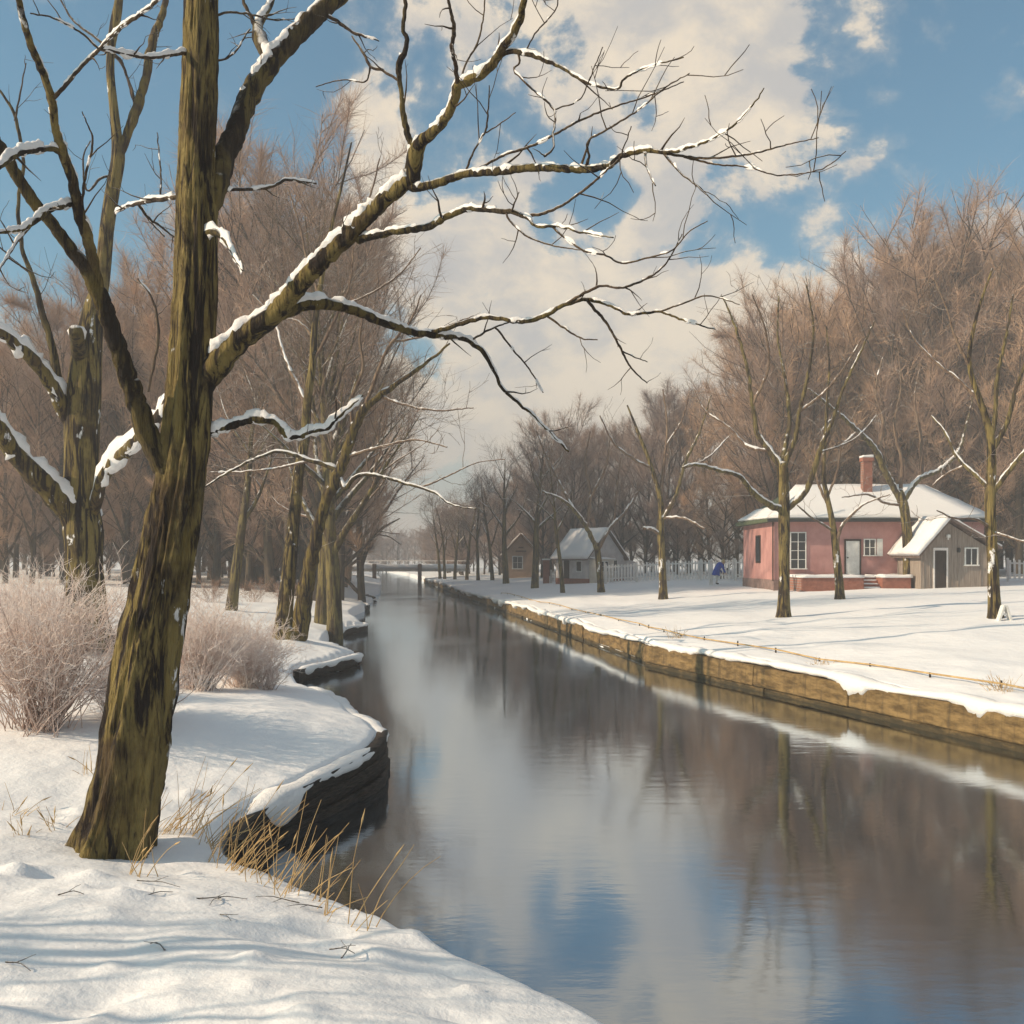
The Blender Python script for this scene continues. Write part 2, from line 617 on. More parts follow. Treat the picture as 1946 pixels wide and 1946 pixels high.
def base_z(X, Y):
    X = np.asarray(X, dtype=float)
    Y = np.asarray(Y, dtype=float)
    lx, rx = left_x(Y), right_x(Y)
    dl = dist_poly(X, Y, LEFT) * np.where(X < lx, 1, -1)
    dr = dist_poly(X, Y, RIGHT) * np.where(X > rx, 1, -1)
    eh = np.interp(Y, *EDGE_H)
    soft = np.interp(Y, [5, 8.0, 8.6, 1000], [0.45, 0.40, 0.07, 0.10])
    zl = -0.55 + (eh + 0.55) * sstep(dl / soft * 0.5 + 0.5) + np.where(dl > 0, 0.62 * (1 - np.exp(-np.maximum(dl, 0) / 3.0)) + 0.02 * np.clip(dl, 0, 20) + 0.012 * np.clip(dl - 20, 0, 200), 0)
    zr = -0.55 + (0.58 + 0.55) * sstep(dr / 0.12 * 0.5 + 0.5) + np.where(dr > 0, np.interp(dr, [0, 1.2, 6, 12, 20, 40, 200], [0, .10, .32, .62, .87, 1.3, 3.0]), 0)
    return np.where(X < 0.5 * (lx + rx), zl, zr)


DENTS = []
rg = np.random.RandomState(5)
for _ in range(34):
    DENTS.append((rg.uniform(-3.2, 0.4), rg.uniform(3.9, 6.6), rg.uniform(.05, .12), rg.uniform(.12, .30), rg.uniform(-0.2, 0.6), rg.uniform(.03, .08)))


def ground_noise(x, y, z):
    if y < 60 and -40 < x < 45:
        k = min(1, max(0, (z - 0.1) / 0.25))
        return k * (0.085 * mnoise.noise(Vector((x * 0.55, y * 0.4, 0))) + 0.040 * mnoise.noise(Vector((x * 1.6, y * 1.0, 3.3))) + (0.014 * mnoise.noise(Vector((x * 4, y * 3, 7.7))) if y < 22 else 0))
    return 0.25 * mnoise.noise(Vector((x * 0.05, y * 0.05, 9)))


def gz(x, y):
    z = float(base_z(np.array([x]), np.array([y]))[0])
    return z + ground_noise(x, y, z)


def axis(lo, hi, step, far_lo, far_hi, grow=1.12):
    mid = np.arange(lo, hi + step * .5, step)
    up, s, p = [], step, mid[-1]
    while p < far_hi:
        s *= grow
        p += s
        up.append(p)
    dn, s, p = [], step, mid[0]
    while p > far_lo:
        s *= grow
        p -= s
        dn.append(p)
    return np.array(dn[::-1] + list(mid) + up)


ax_x = axis(-13.5, 1.2, 0.055, -500, 500, 1.10)
ax_y = axis(2.5, 12.5, 0.055, -30, 900, 1.025)
XX, YY = np.meshgrid(ax_x, ax_y)
XX = XX + right_x(np.clip(YY, -6, 260))
ZZ = base_z(XX, YY)
flatx, flaty, flatz = XX.ravel(), YY.ravel(), ZZ.ravel().copy()
for i in range(len(flatx)):
    if flatz[i] > 0.1:
        flatz[i] += ground_noise(flatx[i], flaty[i], flatz[i])
for (cx, cy, a, b_) in [(-2.9, 7.3, 0.55, -0.09), (-2.5, 7.0, 0.4, -0.05), (-5.4, 19.0, 1.0, 0.12), (-5.4, 24.7, .9, .12)]:
    flatz += np.where(flatz > 0.2, b_ * np.exp(-((flatx - cx) ** 2 + (flaty - cy) ** 2) / a ** 2), 0)
for (cx, cy, a, b_, ang, dep) in DENTS:
    ca, sa = math.cos(ang), math.sin(ang)
    dx, dy = flatx - cx, flaty - cy
    q = ((dx * ca + dy * sa) / b_) ** 2 + ((-dx * sa + dy * ca) / a) ** 2
    flatz -= np.where(flatz > 0.25, dep * np.exp(-q), 0)
for _ in range(90):
    cx, cy = rg.uniform(-3.6, 0.9), rg.uniform(4.2, 9.5)
    a, dep = rg.uniform(.04, .10), rg.uniform(.015, .05)
    q = ((flatx - cx) / a) ** 2 + ((flaty - cy) / (a * rg.uniform(.7, 1.3))) ** 2
    flatz += np.where(flatz > 0.25, dep * np.exp(-q), 0)
ny, nx = XX.shape
idx = np.arange(nx * ny).reshape(ny, nx)
quads = np.stack([idx[:-1, :-1], idx[:-1, 1:], idx[1:, 1:], idx[1:, :-1]], -1).reshape(-1, 4)
g = mesh_np('snowy_ground', np.stack([flatx, flaty, flatz], 1), [quads], M['snow'])
tag(g, 'snow covered ground of both canal banks', kind='structure')

wb = Boxes()
wx = [(-40, -8), (40, -8), (40, 700), (-200, 700)]
wb.solid([(x, y, 0.0) for x, y in wx], [(0, 1, 2, 3)])
w = wb.build('canal_water', M['water'])
tag(w, 'dark still canal water', kind='structure')


def edge_points(P, y0, y1, step=0.15):
    """points along a bank polyline between two distances, evenly spaced"""
    out = []
    for a, b in zip(P[:-1], P[1:]):
        n = max(2, int(np.hypot(*(b - a)) / step))
        for k in range(n):
            q = a + (b - a) * k / n
            if y0 <= q[1] <= y1:
                out.append(q)
    return np.array(out)


def smooth_path(p, it=3):
    p = p.copy()
    for _ in range(it):
        p[1:-1] = 0.25 * p[:-2] + 0.5 * p[1:-1] + 0.25 * p[2:]
    return p


def snow_lip(name, path, zf, r=0.10, seed=0, out=0.0, label=None, hang=0.0):
    """irregular roll of snow lying over the edge of a bank"""
    p = smooth_path(path, 2)
    t = np.gradient(p, axis=0)
    t /= np.linalg.norm(t, axis=1, keepdims=True) + 1e-9
    nrm = np.stack([t[:, 1], -t[:, 0]], 1)
    K, s = len(p), 9
    th = np.arange(s) / s * 2 * np.pi
    V = np.zeros((K, s, 3))
    for i in range(K):
        n1 = mnoise.noise(Vector((p[i, 0] * 0.9 + seed, p[i, 1] * 0.9, 0.5)))
        n2 = mnoise.noise(Vector((p[i, 0] * 2.7 + seed, p[i, 1] * 2.7, 4.5)))
        rr = r * (1 + 0.45 * n1 + 0.35 * n2) * min(1, (i + .3) / 6, (K - i - .7) / 6)
        dr = max(0.0, n2 + 0.6 * n1 - 0.15) * hang
        for j in range(s):
            c_, s_ = math.cos(th[j]), math.sin(th[j])
            c_ *= 1 + 0.35 * mnoise.noise(Vector((p[i, 0] * 6, p[i, 1] * 6, j * 1.7)))
            off = out + 1.35 * rr * c_
            z = zf(p[i, 1]) + 0.72 * rr * s_ + ground_noise(p[i, 0], p[i, 1], 0.35)
            if s_ < -0.3 and c_ > -0.6:
                z -= dr
            V[i, j] = (p[i, 0] + nrm[i, 0] * off, p[i, 1] + nrm[i, 1] * off, z)
    ii = np.arange(K * s).reshape(K, s)
    q = np.stack([ii[:-1], np.roll(ii[:-1], -1, 1), np.roll(ii[1:], -1, 1), ii[1:]], -1).reshape(-1, 4)
    o = mesh_np(name, V.reshape(-1, 3), [q], M['capsnow'])
    return tag(o, label, kind='structure')


ehf = lambda y: float(np.interp(y, *EDGE_H))
for k, (y0, y1) in enumerate([(8.7, 18.0), (21.3, 26.5), (34.0, 39.0), (52, 58), (63, 70)]):
    snow_lip('snow_ledge', edge_points(LEFT, y0, y1, 0.10), lambda y: ehf(y) - 0.06, 0.10 if k == 0 else 0.075, k * 7, 0.0 if k == 0 else 0.03, 'rounded snow edge of the left bank', 0.16)


# timber facing under the snow on the points of the left bank
def timber(name, label, path, top, rows, seed):
    rg = random.Random(seed)
    p = smooth_path(path, 1)
    t = np.gradient(p, axis=0)
    t /= np.linalg.norm(t, axis=1, keepdims=True) + 1e-9
    nrm = np.stack([t[:, 1], -t[:, 0]], 1)
    root = thing(name, label, 'timber edge', (p[0, 0], p[0, 1], 0))
    for r in range(rows):
        f0, f1 = -0.35 + (r / rows) * 1.0, 0
        V = []
        K = len(p)
        for i in range(K):
            tz = top(p[i, 1])
            za = -0.25 + (tz + 0.25) * r / rows + 0.006
            zb = -0.25 + (tz + 0.25) * (r + 1) / rows - 0.006
            o0 = 0.03 + 0.012 * rg.random() + 0.02 * ((r * 7 + seed) % 3 - 1)
            o0 += 0.028 * mnoise.cell(Vector((i * 0.12 / (0.5 + 0.3 * r) + r * 3.3, seed * 2.0, r * 1.0)))
            wob = 0.02 * mnoise.noise(Vector((p[i, 0] * 2, p[i, 1] * 2, r * 5.1)))
            for (o_, z_) in ((o0 + 0.07, za + wob), (o0 + 0.08, zb + wob), (o0 - 0.05, zb + wob), (o0 - 0.05, za + wob)):
                V.append((p[i, 0] + nrm[i, 0] * o_ - p[0, 0], p[i, 1] + nrm[i, 1] * o_ - p[0, 1], z_))
        ii = np.arange(K * 4).reshape(K, 4)
        q = np.stack([ii[:-1], np.roll(ii[:-1], -1, 1), np.roll(ii[1:], -1, 1), ii[1:]], -1).reshape(-1, 4)
        mesh_np('plank', np.array(V), [q, np.array([[0, 1, 2, 3], [K * 4 - 1, K * 4 - 2, K * 4 - 3, K * 4 - 4]])], M['timber_dark'], root, smooth=False)
    return root


timber('timber_bank_edge', 'tall black timber edging under the nearest snowy point of the left bank', edge_points(LEFT, 8.3, 12.9, 0.12), lambda y: ehf(y) - 0.02, 4, 1)
timber('timber_bank_edge', 'black timber edging on the second snowy point, below the twin trunked tree', edge_points(LEFT, 21.0, 26.2, 0.2), lambda y: ehf(y) - 0.03, 2, 2)
timber('timber_bank_edge', 'short black timber edging on the third snowy point along the left bank', edge_points(LEFT, 33.8, 38.6, 0.25), lambda y: ehf(y) - 0.03, 2, 3)
timber('timber_bank_edge', 'tiny dark timber edging on the fourth point of the left bank, toward the bridge', edge_points(LEFT, 52, 57.5, 0.4), lambda y: ehf(y) - 0.04, 2, 4)
timber('timber_bank_edge', 'farthest tiny dark timber edging of the left bank, just before the bridge', edge_points(LEFT, 63.5, 69.5, 0.4), lambda y: ehf(y) - 0.04, 2, 5)


# ochre wall along the right bank
def block_wall(name, label, y0, y1, out, ztop, seed, courses=2, blk=4.2):
    rg = random.Random(seed)
    p = edge_points(RIGHT, y0, y1, 0.25)
    arc = np.concatenate([[0], np.cumsum(np.hypot(*np.diff(p, axis=0).T))])
    root = thing(name, label, 'canal wall', (p[0, 0], p[0, 1], 0))
    org = np.array([p[0, 0], p[0, 1], 0])
    b = Boxes()

    def pos(s):
        x, y = np.interp(s, arc, p[:, 0]), np.interp(s, arc, p[:, 1])
        x2, y2 = np.interp(min(s + .3, arc[-1]), arc, p[:, 0]), np.interp(min(s + .3, arc[-1]), arc, p[:, 1])
        x1, y1_ = np.interp(max(s - .3, 0), arc, p[:, 0]), np.interp(max(s - .3, 0), arc, p[:, 1])
        tx, ty = x2 - x1, y2 - y1_
        l = math.hypot(tx, ty)
        return np.array([x, y]), np.array([-ty / l, tx / l])      # normal towards the water
    zs = np.linspace(-0.3, ztop, courses + 1)
    for c in range(courses):
        s = -rg.random() * blk if c else 0.0
        while s < arc[-1]:
            L = blk * rg.uniform(.7, 1.5)
            s0, s1 = max(0, s) + 0.002, min(arc[-1], s + L) - 0.002
            s += L
            if s1 - s0 < 0.1:
                continue
            jo = rg.uniform(-.035, .035)
            dz = rg.uniform(-.025, .015) if c == courses - 1 else 0
            nseg = 7
            ring = []
            for k in range(nseg + 1):
                q, n = pos(s0 + (s1 - s0) * k / nseg)
                a, bk = q + n * (out + jo), q + n * (out - 0.32)
                nn = mnoise.noise(Vector((q[0] * 1.7, q[1] * 1.7, c * 3.0)))
                a = a + n * 0.03 * nn
                za, zb = zs[c] + 0.004, zs[c + 1] - 0.006 + dz + (0.035 * nn if c == courses - 1 else 0)
                ring.append([(a[0], a[1], za), (a[0] + n[0] * -.02, a[1] + n[1] * -.02, zb), (bk[0], bk[1], zb), (bk[0], bk[1], za)])
            pts = [np.array(v) - org for r in ring for v in r]
            fc = [(0, 1, 2, 3), tuple(nseg * 4 + i for i in (3, 2, 1, 0))]
            for k in range(nseg):
                for j in range(4):
                    fc.append((k * 4 + j, k * 4 + (j + 1) % 4, (k + 1) * 4 + (j + 1) % 4, (k + 1) * 4 + j))
            b.solid(pts, fc)
    b.build('block_face', M['wall_block'], root, bevel=0.012)
    return root


block_wall('canal_wall', 'near ochre block wall along the right bank, snow spilling over its top', 1.0, 25.1, 0.20, 0.50, 3)
block_wall('canal_wall', 'far lower ochre block wall of the right bank, narrowing toward the bridge', 25.4, 124, 0.05, 0.46, 4, 2, 2.8)
snow_lip('snow_ledge', edge_points(RIGHT, 1.0, 25.2, 0.12)[::-1], lambda y: 0.545, 0.12, 31, 0.05, 'snow edge on the near right wall', 0.26)
snow_lip('snow_ledge', edge_points(RIGHT, 25.3, 124, 0.3)[::-1], lambda y: 0.52, 0.12, 57, 0.0, 'snow edge on the far right wall', 0.22)

# low rail a metre behind the wall
rail = thing('low_rail', 'thin low wooden rail on short stakes along the right bank snow', 'rail', (float(right_x(14.)) + 1.05, 14.0, 0.7))
tb, st = Tubes(), Tubes()
ys = np.concatenate([np.arange(12.5, 30, 1.5), np.arange(30, 62, 2.5)])
rp = []
for y in ys:
    x = float(right_x(y)) + 1.0
    rp.append((x, y, gz(x, y) + 0.055 + 0.02 * math.sin(y * 3)))
    st = Tubes()
    st.add([(x, y, gz(x, y) - .2), (x, y, gz(x, y) + 0.0), (x, y, gz(x, y) + .09 + .03 * math.sin(y * 5))], [.02, .019, .016], 6)
    st.build('stake', M['dark_wood'], rail, origin=rail.location)
rp = np.array(rp)
tb.add(rp, np.full(len(rp), 0.017), 6)
tb.build('rail', M['straw'], rail, origin=rail.location)

# ------------------------------------------------------------------ trees
def catmull(P, step):
    P = np.asarray(P, dtype=float)
    Q = np.vstack([2 * P[0] - P[1], P, 2 * P[-1] - P[-2]])
    out = []
    for i in range(1, len(Q) - 2):
        n = max(1, int(round(np.linalg.norm((Q[i + 1] - Q[i])[:2]) / step)))
        for k in range(n):
            t = k / n
            a, b, c, d = Q[i - 1], Q[i], Q[i + 1], Q[i + 2]
            out.append(0.5 * ((2 * b) + (-a + c) * t + (2 * a - 5 * b + 4 * c - d) * t * t + (-a + 3 * b - 3 * c + d) * t ** 3))
    out.append(Q[-2])
    return np.array(out)


def rough_tube(pts, rad, sides, amp, seed, flare=0.0):
    """thick bark tube with ridges and root flare -> verts, quads"""
    P, R = np.asarray(pts), np.asarray(rad)
    K = len(P)
    t = np.gradient(P, axis=0)
    t /= np.linalg.norm(t, axis=1, keepdims=True) + 1e-9
    V = np.zeros((K, sides, 3))
    a = np.cross(t[0], (0.2, 1, 0.1))
    a /= np.linalg.norm(a)
    L = 0
    for i in range(K):
        a = a - t[i] * (a @ t[i])
        a /= np.linalg.norm(a)
        b = np.cross(t[i], a)
        if i:
            L += np.linalg.norm(P[i] - P[i - 1])
        for j in range(sides):
            th = j / sides * 2 * math.pi
            c_, s_ = math.cos(th), math.sin(th)
            n1 = mnoise.noise(Vector((c_ * 2.6 + seed, s_ * 2.6, L * 0.55)))
            if sides >= 60:
                wz = mnoise.noise(Vector((c_ * 2 + 7, s_ * 2, L * 2.2))) * 0.5
                k1 = 1 - 2.2 * abs(mnoise.noise(Vector((c_ * 5.2 + seed + wz, s_ * 5.2 + wz, L * 0.9))))
                k2 = 1 - 2.2 * abs(mnoise.noise(Vector((c_ * 10 + wz, s_ * 10 + seed, L * 2.6 + 3))))
                n3_ = mnoise.noise(Vector((c_ * 16, s_ * 16 + seed, L * 7)))
                r = R[i] * (1 + amp * (n1 * .8 + 0.38 * k1 + 0.26 * k2 + 0.16 * n3_ - 0.25))
            else:
                n2 = mnoise.noise(Vector((c_ * 7.5 + seed, s_ * 7.5, L * 1.6 + 5)))
                r = R[i] * (1 + amp * (n1 * 1.0 + n2 * 0.75))
            if flare:
                r *= 1 + flare * math.exp(-max(0, L - .3) / 0.24) * (0.50 + 0.50 * math.cos(th * 5 + seed))
            V[i, j] = P[i] + (a * c_ + b * s_) * r
    ii = np.arange(K * sides).reshape(K, sides)
    q = np.stack([ii[:-1], np.roll(ii[:-1], -1, 1), np.roll(ii[1:], -1, 1), ii[1:]], -1).reshape(-1, 4)
    V = np.vstack([V.reshape(-1, 3), [P[-1] + t[-1] * R[-1] * 0.35]])
    tip = len(V) - 1
    l0 = ii[-1]
    cap = np.stack([l0, np.roll(l0, -1), np.full(sides, tip)], -1)
    return V, q, cap


def snow_runs(pts, rad, rng, cover=0.6, thick=1.0, minh=0.42, lift=0.62):
    """snow lying along the upper side of a branch: list of (K,8,3) strips"""
    P, R = np.asarray(pts), np.asarray(rad)
    if len(P) < 4:
        return []
    t = np.gradient(P, axis=0)
    t /= np.linalg.norm(t, axis=1, keepdims=True) + 1e-9
    strips, cur = [], []
    ph = rng.random() * 50
    L = 0
    for i in range(len(P)):
        if i:
            L += np.linalg.norm(P[i] - P[i - 1])
        hz_ = math.sqrt(max(0, 1 - t[i, 2] ** 2))
        n = 0.5 + 0.5 * mnoise.noise(Vector((L / max(0.12, R[i] * 5) + ph, ph * 1.7, 0.3))) * 1.5
        on = hz_ > minh and n > (1 - cover) and R[i] > 0.0035
        if on:
            up = np.array([0, 0, 1.0]) - t[i] * t[i, 2]
            up /= np.linalg.norm(up) + 1e-9
            sd = np.cross(t[i], up)
            k = min(1, (n - (1 - cover)) * 3.5) * (0.45 + 0.55 * hz_)
            l1 = mnoise.noise(Vector((L * 9 / (1 + R[i] * 8) + ph, ph, 2.2)))
            l2 = mnoise.noise(Vector((L * 14 / (1 + R[i] * 8) + ph, ph * .7, 8.2)))
            cur.append((P[i] + up * R[i] * lift + sd * R[i] * 0.22 * l2, up, sd, R[i] * (0.40 + 0.55 * k) * (1 + 0.4 * l2), (R[i] * 0.5 + 0.008) * (0.4 + 0.8 * k) * thick * (1 + 0.65 * l1)))
        if (not on or i == len(P) - 1) and cur:
            if len(cur) >= 3:
                K = len(cur)
                V = np.zeros((K, 8, 3))
                for a, (c0, up, sd, wd, hg) in enumerate(cur):
                    e = 0.15 if a in (0, K - 1) else 1.0
                    for j in range(8):
                        th = j / 8 * 2 * math.pi
                        q0 = c0 + sd * wd * e * math.cos(th) + up * hg * e * math.sin(th)
                        jj = mnoise.noise(Vector(q0 * 22)) * 0.45 + mnoise.noise(Vector(q0 * 55)) * 0.25
                        V[a, j] = q0 + (sd * math.cos(th) * wd + up * math.sin(th) * hg) * jj * e
                strips.append(V)
            cur = []
    return strips


def snow_mesh(name, strips, parent, origin):
    if not strips:
        return None
    V, Q, off = [], [], 0
    for s in strips:
        K = s.shape[0]
        ii = off + np.arange(K * 8).reshape(K, 8)
        Q.append(np.stack([ii[:-1], np.roll(ii[:-1], -1, 1), np.roll(ii[1:], -1, 1), ii[1:]], -1).reshape(-1, 4))
        V.append(s.reshape(-1, 3))
        off += K * 8
    return tag(mesh_np(name, np.concatenate(V), [np.concatenate(Q)], M['capsnow'], parent, True, origin), kind='stuff')


def rvec(rng):
    v = np.array([rng.gauss(0, 1), rng.gauss(0, 1), rng.gauss(0, 1)])
    return v / (np.linalg.norm(v) + 1e-9)


def twig_path(p, d, L, rng, K=5, wander=0.28, up=0.06):
    pts = [np.array(p, dtype=float)]
    d = np.array(d, dtype=float)
    for _ in range(K - 1):
        d = d + rvec(rng) * wander + np.array([0, 0, up])
        d /= np.linalg.norm(d)
        pts.append(pts[-1] + d * L / (K - 1))
    return np.array(pts), d


def side_dir(t, rng, ang=(35, 65), up=0.25):
    r = rvec(rng)
    r = r - t * (r @ t)
    r /= np.linalg.norm(r) + 1e-9
    a = RAD(rng.uniform(*ang))
    d = t * math.cos(a) + r * math.sin(a) + np.array([0, 0, up])
    return d / np.linalg.norm(d)


def spawn(T, pts, rad, rng, spacing, lr, level, rmin=0.003, rbase=0.010, start=0.25, up=0.2):
    """side twigs along a branch, with their own side twigs"""
    P = np.asarray(pts)
    seg = np.linalg.norm(np.diff(P, axis=0), axis=1)
    arc = np.concatenate([[0], np.cumsum(seg)])
    s = arc[-1] * start + rng.random() * spacing
    while s < arc[-1]:
        i = min(len(P) - 2, int(np.searchsorted(arc, s)) - 1)
        i = max(0, i)
        f = (s - arc[i]) / (seg[i] + 1e-9)
        p = P[i] + (P[i + 1] - P[i]) * f
        t = (P[i + 1] - P[i]) / (seg[i] + 1e-9)
        r0 = min(rbase, 0.7 * float(np.interp(s, arc, rad)))
        L = rng.uniform(*lr) * (0.6 + 0.5 * (1 - s / arc[-1]))
        q, _ = twig_path(p, side_dir(t, rng, up=up), L, rng)
        rr = np.linspace(max(r0, rmin), rmin * .6, len(q))
        T.add(q, rr, 4)
        if level > 0:
            spawn(T, q, rr, rng, spacing * 0.75, (lr[0] * .5, lr[1] * .55), level - 1, rmin, rbase, 0.3, up)
        s += spacing * rng.uniform(.6, 1.5)


def traced_tree(name, label, D, br, barkm, limbm, twigm, seed, snow=1.0, twigs=(0.28, (0.25, 0.7), 1), group=None, trunk_sides=30, base_sink=0.3, flare=0.35, amp=0.07,
                rmin=0.003, ground=True, thickset=None):
    rng = random.Random(seed)
    b0 = br[0][3][0]
    root_loc = at(b0[0], b0[1], D)
    root = thing(name, label, 'tree', tuple(root_loc), group)
    done = {}
    T = Tubes()
    crown_snow = []
    for (bid, par, dend, pts, *opt) in br:
        opt = opt[0] if opt else {}
        pts = np.array(pts, dtype=float)
        wmax = pts[:, 2].max()
        step = (14 if wmax > 18 else 9) * (0.5 if D < 10 else 1)
        if bid == 'trunk':
            step = 16 if trunk_sides < 60 else 4
        q = catmull(pts, step * max(0.35, min(1, 10 / D + 0.2)))
        n = len(q)
        tt = np.linspace(0, 1, n)
        d0 = D
        if par:
            pp = done[par]
            k = np.argmin(np.hypot(pp[0][:, 0] - q[0, 0], pp[0][:, 1] - q[0, 1]))
            d0 = pp[1][k]
        dep = d0 + (dend - (d0 - D)) * tt ** 1.2 if par else D + dend * tt
        # crooked growth
        if bid != 'trunk' and n > 4:
            ph = rng.random() * 90
            jw = min(4.0, 1.2 + q[:, 2].mean() * 0.12) * (0.5 + 0.5 * min(1, 12 / D + .3))
            for i in range(1, n):
                q[i, 0] += jw * mnoise.noise(Vector((i * 0.45, ph, 1)))
                q[i, 1] += jw * mnoise.noise(Vector((i * 0.45, ph, 9)))
        P = np.array([at(u, v, d) for (u, v, _), d in zip(q, dep)])
        R = np.maximum(q[:, 2], 0.8) / 2 * dep / F
        if bid != 'trunk':
            R = R * np.array([1 + 0.16 * mnoise.noise(Vector((i * 0.5, seed * 3.1 + len(done), 4))) for i in range(n)])
        R = np.maximum(R, rmin * .8)
        done[bid] = (q, dep, P, R)
        if bid == 'trunk':
            P2 = np.vstack([P[0] + (P[0] - P[1]) / np.linalg.norm(P[0] - P[1]) * base_sink, P])
            R2 = np.concatenate([[R[0] * 1.06], R])
            V, Q, cap = rough_tube(P2, R2, trunk_sides, amp, seed, flare)
            o = mesh_np('trunk', V, [Q, cap], barkm, root, True, root_loc)
            strips = snow_runs(P, R, rng, 0.5 * snow, 0.8, 0.5)
            snow_mesh('snow_cover', strips, o, root_loc)
        elif opt.get('limb', wmax * (D / 7.5) ** 0.0 >= 12):
            sd = 14 if wmax > 22 else 9
            V, Q, cap = rough_tube(P, R, sd, amp * 0.8, seed + len(done))
            o = mesh_np('limb', V, [Q, cap], opt.get('mat', limbm), root, True, root_loc)
            strips = snow_runs(P, R, rng, opt.get('cover', 0.72) * snow, opt.get('thick', 1.0), opt.get('minh', 0.42))
            snow_mesh('snow_cover', strips, o, root_loc)
            if opt.get('tw', True):
                spawn(T, P, R, rng, twigs[0] * 1.8, twigs[1], twigs[2], rmin, 0.010, 0.2)
        else:
            T.add(P, R, 6)
            crown_snow += snow_runs(P, R, rng, opt.get('cover', 0.42) * snow, opt.get('thick', 1.0))
            if opt.get('tw', True):
                spawn(T, P, R, rng, twigs[0], twigs[1], twigs[2], rmin, 0.008, 0.2)
    c = T.build('crown', twigm, root, root_loc)
    snow_mesh('snow_cover', crown_snow, c, root_loc)
    return root


